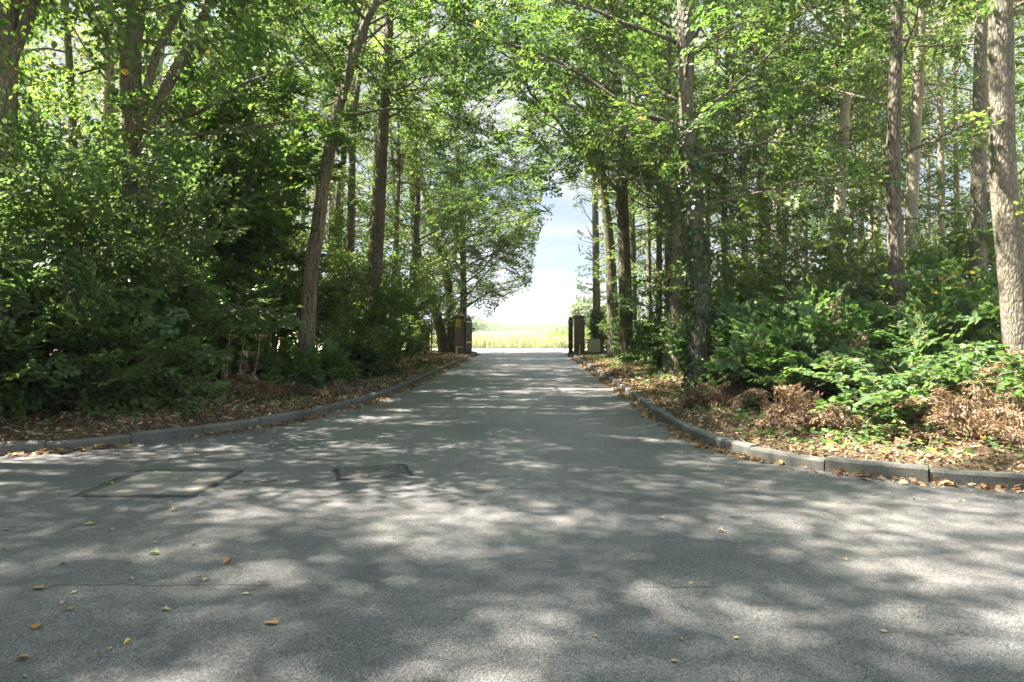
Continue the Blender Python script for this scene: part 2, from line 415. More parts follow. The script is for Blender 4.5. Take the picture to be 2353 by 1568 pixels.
def asphalt_mat():
    m, nt, N, L = mat_new('asphalt')
    tc = N.new('ShaderNodeTexCoord')
    vo = N.new('ShaderNodeTexVoronoi'); vo.inputs['Scale'].default_value = 150.
    n = N.new('ShaderNodeTexNoise'); n.inputs['Scale'].default_value = 100.; n.inputs['Detail'].default_value = 4; n.inputs['Roughness'].default_value = .7
    big = N.new('ShaderNodeTexNoise'); big.inputs['Scale'].default_value = .55; big.inputs['Detail'].default_value = 7
    for t in (vo, n, big): L.new(tc.outputs['Object'], t.inputs[0])
    sx = N.new('ShaderNodeSeparateColor'); L.new(vo.outputs['Color'], sx.inputs[0])
    ad = N.new('ShaderNodeMath'); ad.operation = 'MULTIPLY_ADD'; ad.inputs[1].default_value = .55; L.new(sx.outputs[0], ad.inputs[0])
    mu = N.new('ShaderNodeMath'); mu.operation = 'MULTIPLY'; mu.inputs[1].default_value = .9; L.new(n.outputs[0], mu.inputs[0]); L.new(mu.outputs[0], ad.inputs[2])
    r = ramp(N, [(.36, (.022, .022, .023)), (.55, (.073, .071, .073)), (.78, (.114, .112, .112)), (.98, (.20, .196, .19))])
    L.new(ad.outputs[0], r.inputs[0])
    r2 = ramp(N, [(.30, (.66, .67, .67)), (.48, (.95, .94, .92)), (.70, (1.18, 1.15, 1.08))]); L.new(big.outputs[0], r2.inputs[0])
    mx = N.new('ShaderNodeMix'); mx.data_type = 'RGBA'; mx.blend_type = 'MULTIPLY'; mx.inputs[0].default_value = 1.
    L.new(r.outputs[0], mx.inputs[6]); L.new(r2.outputs[0], mx.inputs[7])
    md = N.new('ShaderNodeTexNoise'); md.inputs['Scale'].default_value = 3.2; md.inputs['Detail'].default_value = 8; md.inputs['Roughness'].default_value = .65; md.inputs['Distortion'].default_value = .8
    L.new(tc.outputs['Object'], md.inputs[0]); r3 = ramp(N, [(.33, (.70, .70, .70)), (.45, (.98, .98, .98)), (.66, (1.12, 1.1, 1.07))]); L.new(md.outputs[0], r3.inputs[0])
    m3 = N.new('ShaderNodeMix'); m3.data_type = 'RGBA'; m3.blend_type = 'MULTIPLY'; m3.inputs[0].default_value = .8; L.new(mx.outputs[2], m3.inputs[6]); L.new(r3.outputs[0], m3.inputs[7]); mx = m3
    # laying joints in the surface course: thin dark wandering lines across the road
    sp = N.new('ShaderNodeSeparateXYZ'); L.new(tc.outputs['Object'], sp.inputs[0])
    wn = N.new('ShaderNodeTexNoise'); wn.inputs['Scale'].default_value = 1.3; wn.inputs['Detail'].default_value = 6; L.new(tc.outputs['Object'], wn.inputs[0])
    col = mx.outputs[2]
    for y0, sl, w, x0, x1 in ((3.86, -.01, .010, -2.6, 1.2), (6.12, -.03, .008, -.8, 4.6), (5.62, .10, .012, -8., -3.75)):
        def mth(op, a, b=None, c=None):
            k = N.new('ShaderNodeMath'); k.operation = op
            for i, q in enumerate((a, b, c)):
                if q is None: continue
                if isinstance(q, (int, float)): k.inputs[i].default_value = q
                else: L.new(q, k.inputs[i])
            return k.outputs[0]
        yy = mth('SUBTRACT', mth('MULTIPLY_ADD', wn.outputs[0], .22, sp.outputs[1]), y0 + .11)
        yy = mth('MULTIPLY_ADD', sp.outputs[0], -sl, yy)
        on = mth('LESS_THAN', mth('ABSOLUTE', yy), mth('MULTIPLY', n.outputs[0], 2*w))
        on = mth('MULTIPLY', on, mth('MULTIPLY', mth('GREATER_THAN', sp.outputs[0], x0), mth('LESS_THAN', sp.outputs[0], x1)))
        on = mth('MULTIPLY', on, mth('MULTIPLY', mth('GREATER_THAN', big.outputs[0], .47), .7))
        d = N.new('ShaderNodeMix'); d.data_type = 'RGBA'; d.inputs[7].default_value = (.022, .022, .022, 1)
        L.new(on, d.inputs[0]); L.new(col, d.inputs[6]); col = d.outputs[2]
    p = N.new('ShaderNodeBsdfPrincipled'); p.inputs['Roughness'].default_value = .5; p.inputs['Specular IOR Level'].default_value = .5
    L.new(col, p.inputs['Base Color'])
    b = N.new('ShaderNodeBump'); b.inputs['Strength'].default_value = .7; b.inputs['Distance'].default_value = .006
    L.new(ad.outputs[0], b.inputs['Height']); L.new(b.outputs[0], p.inputs['Normal'])
    o = N.new('ShaderNodeOutputMaterial'); L.new(p.outputs[0], o.inputs[0])
    return m
M['asphalt'] = asphalt_mat()

def soil_mat():
    m, nt, N, L = mat_new('woodland_floor')
    tc = N.new('ShaderNodeTexCoord')
    n = N.new('ShaderNodeTexNoise'); n.inputs['Scale'].default_value = 22.; n.inputs['Detail'].default_value = 7; n.inputs['Roughness'].default_value = .7
    v = N.new('ShaderNodeTexVoronoi'); v.inputs['Scale'].default_value = 26.
    big = N.new('ShaderNodeTexNoise'); big.inputs['Scale'].default_value = .8; big.inputs['Detail'].default_value = 4
    for t in (n, v, big): L.new(tc.outputs['Object'], t.inputs[0])
    r = ramp(N, [(.3, (.035, .025, .016)), (.5, (.11, .075, .042)), (.68, (.21, .14, .08)), (.8, (.30, .21, .12))]); L.new(n.outputs[0], r.inputs[0])
    mx = N.new('ShaderNodeMix'); mx.data_type = 'RGBA'; mx.blend_type = 'OVERLAY'; mx.inputs[0].default_value = .45
    L.new(r.outputs[0], mx.inputs[6]); L.new(v.outputs['Color'], mx.inputs[7])
    hs = N.new('ShaderNodeHueSaturation'); hs.inputs['Saturation'].default_value = .8; L.new(mx.outputs[2], hs.inputs['Color'])
    g = N.new('ShaderNodeMix'); g.data_type = 'RGBA'; g.inputs[7].default_value = (.06, .055, .03, 1)
    rr = ramp(N, [(.45, (0, 0, 0)), (.65, (.6, .6, .6))]); L.new(big.outputs[0], rr.inputs[0]); L.new(rr.outputs[0], g.inputs[0])
    mm = N.new('ShaderNodeMix'); mm.data_type = 'RGBA'; mm.blend_type = 'MULTIPLY'; mm.inputs[0].default_value = .5; mm.inputs[7].default_value = (.8, .6, .42, 1)
    L.new(hs.outputs[0], mm.inputs[6]); L.new(mm.outputs[2], g.inputs[6])
    p = N.new('ShaderNodeBsdfPrincipled'); p.inputs['Roughness'].default_value = .95; p.inputs['Specular IOR Level'].default_value = .2
    L.new(g.outputs[2], p.inputs['Base Color'])
    b = N.new('ShaderNodeBump'); b.inputs['Strength'].default_value = .9; b.inputs['Distance'].default_value = .03
    L.new(n.outputs[0], b.inputs['Height']); L.new(b.outputs[0], p.inputs['Normal'])
    o = N.new('ShaderNodeOutputMaterial'); L.new(p.outputs[0], o.inputs[0])
    return m
M['soil'] = soil_mat()
M['field_soil'] = simple('field_soil', (.38, .38, .24), .95, 0, .2, 1.5, .3, .2)

# ---------------------------------------------------------------- kerb lines, ground
KL = catmull([(-45, 3.4), (-20, 4.0), (-12, 5.2), (-8, 6.6), (-5.95, 7.82), (-5.35, 8.2), (-4.68, 8.92), (-3.87, 9.9), (-3.4, 11.05), (-3.07, 12.3),
              (-2.74, 15), (-2.6, 18), (-2.45, 25), (-2.25, 35), (-2.14, 39), (-2.16, 42.0), (-2.7, 43.3), (-4, 44.1), (-8, 44.6), (-30, 45.4)], 14)
KR = catmull([(45, 4.8), (20, 5.0), (9, 5.5), (6, 5.88), (4.46, 6.28), (3.68, 6.67), (3.1, 7.12), (2.62, 7.95), (2.42, 8.8), (2.36, 9.8), (2.39, 11), (2.46, 12.8),
              (2.58, 15.4), (2.68, 18), (2.9, 25), (3.2, 35), (3.40, 39.5), (3.56, 42), (4.1, 43.6), (5.5, 44.4), (9, 44.8), (30, 45.4)], 14)
def resample(P, step):
    s = np.concatenate([[0], np.cumsum(np.linalg.norm(np.diff(P, axis=0), axis=1))])
    q = np.linspace(0, s[-1], max(2, int(s[-1]/step)))
    return np.stack([np.interp(q, s, P[:, k]) for k in range(P.shape[1])], 1)
KLf, KRf = resample(KL, .12), resample(KR, .12)

def signed(P, K, side):
    """distance behind the kerb line (positive on the wooded side)"""
    out = np.empty(len(P))
    T = unit(np.gradient(K, axis=0)); Nn = np.stack([-T[:, 1], T[:, 0]], 1)*side
    for a in range(0, len(P), 4000):
        q = P[a:a+4000]
        d2 = ((q[:, None]-K[None])**2).sum(2); i = d2.argmin(1)
        dv = q - K[i]
        out[a:a+4000] = np.sqrt(d2[np.arange(len(q)), i])*np.sign((dv*Nn[i]).sum(1))
    return out

_h = np.random.default_rng(3)
_hk = [(_h.normal(0, .9, 2)*k, _h.random()*6.3, .05/k**.7) for k in (.5, .8, 1.3, 2.2, 3.4, 5.)]
def bumps(x, y):
    return sum(a*np.sin(k[0]*x + k[1]*y + p) for k, p, a in _hk)
def verge_h(x, y, d, side):
    base = .112 + .10*np.clip(d-.2, 0, 1.2)/1.2 + .14*np.clip(d-1.2, 0, 3)/3
    if side > 0: pass
    g = np.clip((y-27)/8, 0, 1)
    base = base*(1-g) + .112*g
    return base + bumps(x, y)*np.clip((d-.2)*1.2, 0, 1)*(1-.85*g)

def gz(x, y):
    """height of the woodland floor at one spot"""
    p = np.array([[x, y]])
    K, s = (KLf, 1) if x < 0 else (KRf, -1)
    d = signed(p, K, s)[0]
    return float(verge_h(np.array([x]), np.array([y]), np.array([max(d, .2)]), s)[0])

def verge(name, K, side, x0, x1, y0, y1):
    # grid, finer close to the kerb
    def axis(a, b, c):       # cells grow away from c
        out = [c]; s = .11
        while out[-1] < b: out.append(out[-1]+s); s *= 1.025
        neg = [c]; s = .11
        while neg[-1] > a: neg.append(neg[-1]-s); s *= 1.025
        return np.array(sorted(set(neg+out)))
    xs = axis(x0, x1, -3.2 if side > 0 else 2.8); ys = np.concatenate([axis(y0, 16, 8.5), np.arange(16.3, y1, .3)])
    X, Y = np.meshgrid(xs, ys); P = np.stack([X.ravel(), Y.ravel()], 1)
    d = signed(P, K, side)
    Z = verge_h(P[:, 0], P[:, 1], d, side); Z = np.where(d < .14, np.minimum(Z, .09), Z)
    nx, ny = len(xs), len(ys)
    i = (np.arange(ny-1)[:, None]*nx + np.arange(nx-1)[None]).ravel()
    Fq = np.stack([i, i+1, i+nx+1, i+nx], 1)
    ok = (d[Fq] > .05).all(1)
    mb = MB(); V = np.stack([P[:, 0], P[:, 1], Z], 1)
    u, inv = np.unique(Fq[ok], return_inverse=True)
    mb.add(V[u], inv.reshape(-1, 4))
    return tag(mb.build(name, M['soil']), kind='structure')
verge('woodland_floor', KLf, 1, -42, -1.5, 3, 45.2)
verge('woodland_floor', KRf, -1, 1.8, 44, 4.2, 45.2)

mb = MB()
xs = np.linspace(-46, 46, 24); ys = np.linspace(-12, 47.2, 16)
X, Y = np.meshgrid(xs, ys); V = np.stack([X.ravel(), Y.ravel(), 0*X.ravel()], 1)
i = (np.arange(15)[:, None]*24 + np.arange(23)[None]).ravel()
mb.add(V, np.stack([i, i+1, i+25, i+24], 1)); tag(mb.build('road', M['asphalt']), kind='structure')
mb = MB(); mb.add([(-60, 46.6, .004), (60, 46.6, .004), (60, 53.5, .004), (-60, 53.5, .004)], [[0, 1, 2, 3]])
tag(mb.build('lane', M['verge_pale']), kind='structure')
mb = MB(); mb.add([(-440, -60, -.03), (440, -60, -.03), (440, 580, -.03), (-440, 580, -.03)], [[0, 1, 2, 3]])
tag(mb.build('ground', M['field_soil']), kind='structure')
mb = MB(); mb.add([(-46, -40, -.012), (46, -40, -.012), (46, -5.2, -.012), (-46, -5.2, -.012)], [[0, 1, 2, 3]])
tag(mb.build('woodland_floor', M['soil'], loc=(0, 0, .02)), kind='structure')

def kerb(K, side, seed):
    rng = np.random.default_rng(seed); mb = MB()
    P = resample(K, .9); fine = resample(K, .0745)
    s = np.concatenate([[0], np.cumsum(np.linalg.norm(np.diff(K, axis=0), axis=1))])
    tot = s[-1]; n = int(tot/.915)
    for k in range(n):
        q = np.linspace(k*.915+.006, (k+1)*.915-.006, 7)
        C2 = np.stack([np.interp(q, s, K[:, 0]), np.interp(q, s, K[:, 1])], 1)
        if C2[3, 0] < -16 or C2[3, 0] > 16: continue
        T = unit(np.gradient(C2, axis=0)); Nn = np.stack([-T[:, 1], T[:, 0]], 1)*side
        dz = rng.normal(0, .006); dx = rng.normal(0, .006)
        prof = [(0, -.1), (.002, .105), (.022, .130), (.135, .132), (.145, .12), (.145, -.1)]
        prof = [(a+dx, b+dz) for a, b in prof]
        m = len(prof)
        V = np.array([[*(c + nn*a), b] for c, nn in zip(C2, Nn) for a, b in prof])
        F4 = [[i*m+j, i*m+j+1, (i+1)*m+j+1, (i+1)*m+j] for i in range(6) for j in range(m-1)]
        if side > 0: F4 = [f[::-1] for f in F4]
        mb.add(V, F4, smooth=False)
        mb.add(V[:m], [list(range(m))], smooth=False); mb.add(V[-m:], [list(range(m))[::-1]], smooth=False)
    return tag(mb.build('kerb', M['kerb']), kind='structure')
kerb(KL, 1, 1); kerb(KR, -1, 2)

# ---------------------------------------------------------------- trees
def limb(rng, p0, az, el, L, n=7, jit=.16, rise=.25, droop=.35):
    d = np.array([math.cos(az)*math.cos(el), math.sin(az)*math.cos(el), math.sin(el)])
    P = [np.asarray(p0, float)]
    for i in range(n):
        d = d + rng.normal(0, jit, 3); t = i/n
        d[2] += (rise*(1-t) - droop*t)/n*2
        d = d/np.linalg.norm(d); P.append(P[-1] + d*L/n)
    return np.array(P)

def branch_out(rng, wood, sp, P, r0, sub=2.2, sub_len=.36, spacing=.42, start=.25, sides=5):
    """a limb with side branches; collects branchlet spots"""
    n = len(P); L = np.linalg.norm(np.diff(P, axis=0), axis=1).sum()
    R = np.linspace(r0, r0*.22, n); wood.append((P, R, sides))
    k = max(3, int(L*sub)); az0 = math.atan2(*(P[-1]-P[0])[1::-1])
    for i in range(k):
        t = start + (1-start)*(i+rng.random())/k; q = t*(n-1); a = int(min(q, n-2)); p = P[a] + (P[a+1]-P[a])*(q-a)
        td = unit(P[a+1]-P[a]); az = math.atan2(td[1], td[0]); el = math.asin(np.clip(td[2], -1, 1))
        s = 1 if i % 2 else -1
        l2 = (.35 + sub_len*L*(1-.65*t))*(.7+.6*rng.random())
        Q = limb(rng, p, az + s*math.radians(30+35*rng.random()), el*.6 + rng.normal(.05, .28), l2, 4, .18, .1, .5)
        wood.append((Q, np.linspace(r0*.32*(1-.5*t)+.004, .004, 5), 3))
        m = max(1, int(l2/spacing)); sd = unit(np.diff(Q, axis=0))
        for j in range(m+1):
            u = .25 + .75*(j+.4*rng.random())/(m+.4); w = min(u, .999)*4; b = int(w); b = min(b, 3)
            pp = Q[b] + (Q[b+1]-Q[b])*(w-b); dd = sd[b] + rng.normal(0, .45, 3)*np.array([1, 1, .5])
            sp.append((pp, dd))
    for j in range(3): sp.append((P[-1 - (j > 1)], unit(P[-1]-P[-2]) + rng.normal(0, .4, 3)*np.array([1, 1, .5])))

def tree(name, label, cat, group, pts, w, Y, H, seed, bark='bark', z0=4., z1=None, nl=14, L=3.6, leaf='leaf', lk='ovate', ls=.095, spray=.85,
         bias=None, el=(8, 58), flare=.45, sub=2.0, ivy=None, vines=0, forks=(), base=None, tmpl=SPRAY, drop=.12, dead=None, taper=.45, spacing=.42, snags=0, crown=True, epi=0):
    rng = np.random.default_rng(seed)
    top = pts[-1]
    P3 = []
    for px, py in pts:
        x, z = at(px, Y, py); P3.append([x, Y, z])
    P3 = np.array(P3); g = gz(P3[0, 0], Y) if base is None else base
    if P3[0, 2] > g + .3: P3 = np.vstack([P3[0] + (P3[0]-P3[1])*0 + np.array([0, 0, g-.25-P3[0, 2]]), P3])
    else: P3[0, 2] = g - .25
    d = P3[-1]-P3[-2] if len(P3) > 1 else np.array([0, 0, 1.]); d = unit(d); d[2] = max(d[2], .9); d = unit(d)
    while P3[-1, 2] < H:
        d = unit(d + rng.normal(0, .05, 3)*np.array([1, 1, 0])); P3 = np.vstack([P3, P3[-1] + d*min(1.6, H-P3[-1, 2]+.05)])
    P3[1:, 1] += np.cumsum(rng.normal(0, .05, len(P3)-1))
    tr = catmull(P3, 5)
    r = w/2*Y/F
    hh = (tr[:, 2]-tr[0, 2])/(tr[-1, 2]-tr[0, 2])
    R = r*(1.12 - (1-taper*.4)*np.clip(hh, 0, 1)**1.15*.95)
    R = np.maximum(R, .02)
    loc = (tr[0, 0], tr[0, 1], g)
    root = empty(name, loc, label, cat, group)
    tb = MB(); tube(tb, tr, R, 18 if r > .1 else 10, 0, rng, .05, flare=flare)
    wood, sp = [], []
    z1 = z1 or H
    def on_trunk(z):
        q = np.interp(z, tr[:, 2], np.arange(len(tr))); a = int(min(q, len(tr)-2)); return tr[a] + (tr[a+1]-tr[a])*(q-a), np.interp(z, tr[:, 2], R)
    nl = int(nl*DENSE)
    for i in range(nl):
        t = (i+rng.random()*.9)/nl; z = z0 + (z1-z0)*t*.97
        p, rr = on_trunk(z)
        az = 2.4*i + rng.normal(0, .35); l = L*(1-.55*t**1.6)*(.7+.6*rng.random())
        if bias:
            for ba, bs in (bias if isinstance(bias, list) else [bias]): l *= 1 + bs*math.cos(az-ba)
        if l < .6: continue
        e = math.radians(el[0] + (el[1]-el[0])*t + rng.normal(0, 9))
        branch_out(rng, wood, sp, limb(rng, p, az, e, l), min(rr*.42, .010+.009*l), sub, spacing=spacing)
    for fk in forks:                                    # heavy forks drawn by their course: [(px, py)...], width
        fp = []
        for px, py in fk[0]:
            x, z = at(px, Y, py); fp.append([x, Y + fk[2]*(len(fp)), z])
        fp = np.array(fp); fd = unit(fp[-1]-fp[-2])
        while fp[-1, 2] < H*.8: fp = np.vstack([fp, fp[-1]+fd*1.4 + rng.normal(0, .1, 3)])
        fp = catmull(fp, 4); fr = fk[1]/2*Y/F
        lb_ = MB(); tube(lb_, fp, fr*np.linspace(1.05, .35, len(fp)), 12, 0, rng, .05); lb_.build('limb', M[bark], root, loc)
        for i in range(7):
            q = fp[int((.55+.45*i/7)*(len(fp)-1))]
            branch_out(rng, wood, sp, limb(rng, q, rng.random()*6.3, rng.normal(.4, .3), 2.6), .03, sub)
    for i in range(snags):                              # short dead side branches
        p, rr = on_trunk(2.5 + (min(H, 11)-2.5)*rng.random())
        Q = limb(rng, p, rng.random()*6.3, rng.normal(.05, .25), .5+1.3*rng.random(), 5, .16, .1, .4)
        wood.append((Q, np.linspace(.02, .005, 6), 4))
    for i in range(epi):                                # short leafy shoots straight from the stem
        p, rr = on_trunk(1.2 + (z0+1.5-1.2)*rng.random()); a = rng.random()*6.3
        sp.append((p, np.array([math.cos(a), math.sin(a), rng.normal(.1, .3)])))
    for Pw, Rw, sd in wood:
        cv = carved(Pw)
        if cv.any():
            k = int(np.argmax(cv))
            if k < 2 or sd == 3: continue
            Pw = Pw[:k]; Rw = Rw[:k]*np.linspace(1, .3, k)
        tube(tb, Pw, Rw, sd, 0)
    tb.build('trunk', M[bark], root, loc)
    if sp and crown:
        cb = MB()
        put_sprays(cb, rng, [a for a, _ in sp], [b for _, b in sp], spray, lk, ls, tmpl, 0, drop, twigs=1)
        cb.build('crown', [M[leaf], M['twig']], root, loc)
    if ivy:
        za, zb, n, sz = ivy
        ib = MB(); z = za + (zb-za)*rng.random(n)**1.2; a = rng.random(n)*6.283
        # clumps
        ka = rng.random(14)*6.28; kz = za + (zb-za)*rng.random(14)
        wgt = np.max(np.exp(-((np.angle(np.exp(1j*(a[:, None]-ka[None])))/.9)**2 + ((z[:, None]-kz[None])/.9)**2)), 1)
        k = rng.random(n) < .25 + .9*wgt; z, a = z[k], a[k]
        q = np.stack([np.interp(z, tr[:, 2], tr[:, c]) for c in range(3)], 1); rr = np.interp(z, tr[:, 2], R)
        out = np.stack([np.cos(a), np.sin(a), np.zeros(len(a))], 1)
        off = rr*1.05 + .01 + .12*rng.random(len(a))**2
        fl = (1 + flare*np.exp(-(z-tr[0, 2])/.35)); off = np.maximum(off, rr*fl)
        D = np.array([0, 0, -1.]) + out*.3 + rng.normal(0, .55, (len(a), 3))
        leaves(ib, q + out*off[:, None], D, out + rng.normal(0, .4, (len(a), 3)), sz*(.6+.8*rng.random(len(a))), 'lobed', 0, rng=rng)
        for s in range(6):
            zz = np.linspace(za, zb*.85, 16); aa = rng.random()*6.3 + np.cumsum(rng.normal(0, .12, 16))
            q = np.stack([np.interp(zz, tr[:, 2], tr[:, c]) for c in range(3)], 1); rr = np.interp(zz, tr[:, 2], R)*(1+flare*np.exp(-(zz-tr[0, 2])/.35))
            tube(ib, q + (rr*1.0)[:, None]*np.stack([np.cos(aa), np.sin(aa), 0*aa], 1), .009, 5, 1)
        ib.build('ivy', [M['ivy_leaf'], M['vine']], root, loc)
    if vines:
        vb = MB()
        for s in range(vines):
            za = .1 + rng.random()*(2.5 if s > vines//2 else .3); zb = za + 1.5 + rng.random()*4.5; m = int((zb-za)/.16)+4
            zz = np.linspace(za+tr[0, 2]+.2, zb, m); aa = rng.random()*6.3 + np.cumsum(rng.normal(0, .22, m))
            q = np.stack([np.interp(zz, tr[:, 2], tr[:, c]) for c in range(3)], 1); rr = np.interp(zz, tr[:, 2], R)*(1+flare*np.exp(-(zz-tr[0, 2])/.35))
            tube(vb, q + (rr*1.03+.004)[:, None]*np.stack([np.cos(aa), np.sin(aa), 0*aa], 1), .017*(.6+.8*rng.random()), 5, 0)
        vb.build('ivy_stem', M['vine'], root, loc)
    if dead:                                            # hung-up spray of dead brown needles
        (px, py), ln = dead
        x, z = at(px, Y, py); db = MB(); pos, dr = [], []
        for i in range(16):
            pos.append([x+rng.normal(0, .09), Y-.3+rng.normal(0, .15), z - ln*i/16*.75]); dr.append([rng.normal(.1, .3), rng.normal(0, .3), -1])
        tube(db, catmull([on_trunk(z+.25)[0], [x-.1, Y-.2, z+.2], [x, Y-.3, z-.2]], 5), .014, 5, 1)
        put_sprays(db, rng, pos, dr, .42, 'pinna', .11, SPRAY, 0, .1, carve=False)
        db.build('dead_branch', [M['dry_leaf'], M['twig']], root, loc)
    return root

DENSE = 1.4
GL, GR = 'trees in the wood left of the drive', 'trees in the wood right of the drive'
E, W_, N_, S_ = 0., PI, PI/2, -PI/2
# ---- left wood
tree('broadleaf_tree', 'thick ivy-footed trunk cut by the left edge of the picture', 'tree', GL, [(2, 900), (8, 400), (14, 0)], 52, 11., 15, 11, 'bark_grey', 6.4, nl=11, L=3.4,
     ivy=(.2, 5.0, 900, .075), ls=.10, forks=[([(20, 150), (75, -20)], 26, .1)])
tree('broadleaf_tree', 'slim straight brown trunk between the left edge trunk and the forked tree', 'tree', GL, [(180, 800), (172, 300), (158, 0)], 21, 16., 14, 12, 'bark', 5.0, nl=10, L=2.9)
tree('pine_tree', 'dark scaly upright trunk standing against the forked limbs', 'tree', GL, [(300, 900), (292, 330), (285, 150), (287, 0)], 33, 12.6, 16, 13, 'bark_pine', 5.0, nl=11, L=3.0, taper=.8, leaf='leaf', snags=4)
tree('broadleaf_tree', 'forked tree with two heavy sunlit limbs spreading up to the right', 'tree', GL, [(335, 900), (332, 480), (318, 300), (308, 150), (330, 0)], 36, 13.6, 15, 14, 'bark_grey', 4.8, nl=10, L=3.2,
     forks=[([(335, 330), (378, 190), (440, 60), (470, -60)], 29, .12), ([(325, 260), (360, 130), (420, 20), (450, -40)], 20, -.05)])
tree('broadleaf_tree', 'pale thick trunk partly hidden behind the dark scaly trunk', 'tree', GL, [(255, 800), (248, 330), (244, 0)], 36, 18., 15, 15, 'bark_pale', 6.5, nl=9, L=3.4, leaf='leaf_light')
tree('pine_tree', 'pale slender pole high in the foliage right of the forked limbs', 'tree', GL, [(566, 760), (560, 160), (556, 0)], 19, 22., 16, 16, 'bark_pale', 7.5, nl=9, L=2.6, leaf='leaf_light', snags=8)
tree('pine_tree', 'thin reddish pole beside the pale slender pole', 'tree', GL, [(600, 760), (594, 100), (590, 0)], 13, 24., 15, 17, 'bark_pine', 8., nl=8, L=2.4, leaf='leaf_light', snags=5)
tree('broadleaf_tree', 'leaning dark tree wrapped in bare twisted ivy stems left of the drive', 'tree', GL, [(700, 868), (705, 760), (712, 640), (726, 540), (744, 400), (768, 270), (794, 180), (832, 60), (858, 0)], 29, 18., 15, 18, 'bark', 7.0, nl=15, L=3.8, spacing=.32,
     bias=[(E, .3)], vines=64, forks=[([(790, 230), (800, 130), (806, 90), (816, 60)], 12, .05)], snags=3)
tree('broadleaf_tree', 'thin dark bent stem left of the leaning ivy-stemmed tree', 'tree', GL, [(650, 800), (657, 560), (672, 380), (700, 240)], 13, 23., 10, 19, 'bark', 5.2, nl=8, L=2.6, leaf='leaf_light')
tree('pine_tree', 'slender reddish pine trunk sunlit on its left between two bigger trunks', 'tree', GL, [(782, 830), (800, 640), (806, 540), (815, 280), (836, 120)], 21, 26., 14, 20, 'bark_pine', 8.5, nl=9, L=2.8, leaf='leaf_light', snags=9)
tree('pine_tree', 'tall straight pine with a hanging brown dead branch', 'tree', GL, [(846, 840), (857, 700), (867, 560), (880, 330), (894, 80), (898, 0)], 33, 22., 15, 21, 'bark_pine', 8.0, nl=15, L=3.8, spacing=.34, bias=[(E, .35)], snags=14,
     dead=((912, 335), 1.2))
tree('broadleaf_tree', 'dark trunk behind the dry weeds left of the gate', 'tree', GL, [(946, 800), (946, 700), (950, 600), (958, 480)], 21, 33., 11, 22, 'bark_moss', 3.0, nl=18, L=3.6, leaf='leaf', ls=.12, tmpl=SPRAY_FAR, bias=(E, .2))
tree('broadleaf_tree', 'curved leaning trunk behind the open side gate', 'tree', GL, [(1020, 812), (1012, 760), (992, 690), (966, 620), (954, 540), (950, 470)], 23, 40., 17, 23, 'bark_moss', 3.0, nl=26, L=4.2, bias=[(E, .5)], ls=.125, tmpl=SPRAY_FAR, epi=20, spacing=.34, flare=.2)
tree('broadleaf_tree', 'upright dark trunk between the curved trunk and the pillar', 'tree', GL, [(1036, 812), (1034, 690), (1022, 620), (1004, 560)], 19, 40.8, 18, 24, 'bark_moss', 2.8, nl=26, L=4.3, bias=[(E, .6)], ls=.125, tmpl=SPRAY_FAR, epi=20, spacing=.34, flare=.2)
tree('broadleaf_tree', 'dark trunk rising right behind the brick pillar with the yellow sign', 'tree', GL, [(1064, 812), (1064, 650), (1062, 520)], 15, 41.2, 19, 25, 'bark_moss', 2.5, nl=36, L=4.8, bias=[(E, .75)], ls=.125, tmpl=SPRAY_FAR, epi=24, spacing=.34, flare=.2)
# ---- right wood
tree('broadleaf_tree', 'tall fissured trunk behind the ivy-clad trunk by the right kerb', 'tree', GR, [(1556, 868), (1560, 700), (1566, 480), (1575, 250), (1582, 0)], 43, 17.5, 16, 31, 'bark_grey', 4.6, nl=18, L=4.2, bias=[(W_, .35)], ivy=(.1, 5.0, 700, .08), epi=18, ls=.10)
tree('broadleaf_tree', 'ivy-clad dark trunk nearest the right kerb', 'tree', GR, [(1604, 915), (1606, 760), (1602, 600), (1592, 470), (1580, 330)], 44, 14., 12, 32, 'bark', 3.8, nl=15, L=3.8, bias=[(W_, .3)], ivy=(.05, 6.0, 2600, .085), epi=16, leaf='leaf', ls=.10)
tree('broadleaf_tree', 'narrow dark ivy-covered stem on the gate side of the fissured trunk', 'tree', GR, [(1536, 868), (1538, 640), (1534, 480)], 20, 18.6, 10, 33, 'bark', 4., nl=11, L=2.8, ivy=(.1, 6, 1000, .08))
tree('broadleaf_tree', 'straight mossy trunk with a pale bare foot beside the right kerb', 'tree', GR, [(1440, 842), (1437, 700), (1433, 560), (1428, 430), (1420, 250)], 29, 25., 17, 34, 'bark_moss', 4.6, nl=20, L=4.6, bias=[(W_, .5)], ls=.105, epi=10)
tree('broadleaf_tree', 'slightly leaning trunk right of the green cabinet', 'tree', GR, [(1412, 815), (1404, 640), (1396, 520), (1380, 400), (1366, 250)], 25, 30., 18, 35, 'bark_moss', 3.8, nl=22, L=4.2, bias=[(W_, .5)], ls=.115, tmpl=SPRAY_FAR, epi=8)
tree('broadleaf_tree', 'dark ivy-footed trunk nearest the gate on the right', 'tree', GR, [(1371, 800), (1370, 640), (1368, 520), (1366, 420)], 17, 38., 18, 36, 'bark_moss', 3.2, nl=24, L=3.8, bias=[(W_, .4)], ivy=(.1, 2.6, 900, .14), ls=.125, tmpl=SPRAY_FAR, epi=10)
tree('broadleaf_tree', 'shorter trunk hidden close behind the straight mossy trunk', 'tree', GR, [(1456, 800), (1455, 600), (1452, 470)], 16, 31., 11, 37, 'bark_moss', 3.2, nl=16, L=3.2, leaf='leaf_light', ls=.12, tmpl=SPRAY_FAR)
tree('broadleaf_tree', 'dark thick trunk deep in the right wood, left one of a close pair', 'tree', GR, [(1756, 800), (1757, 600), (1752, 300), (1748, 0)], 27, 22., 15, 38, 'bark', 3.6, nl=17, L=3.4)
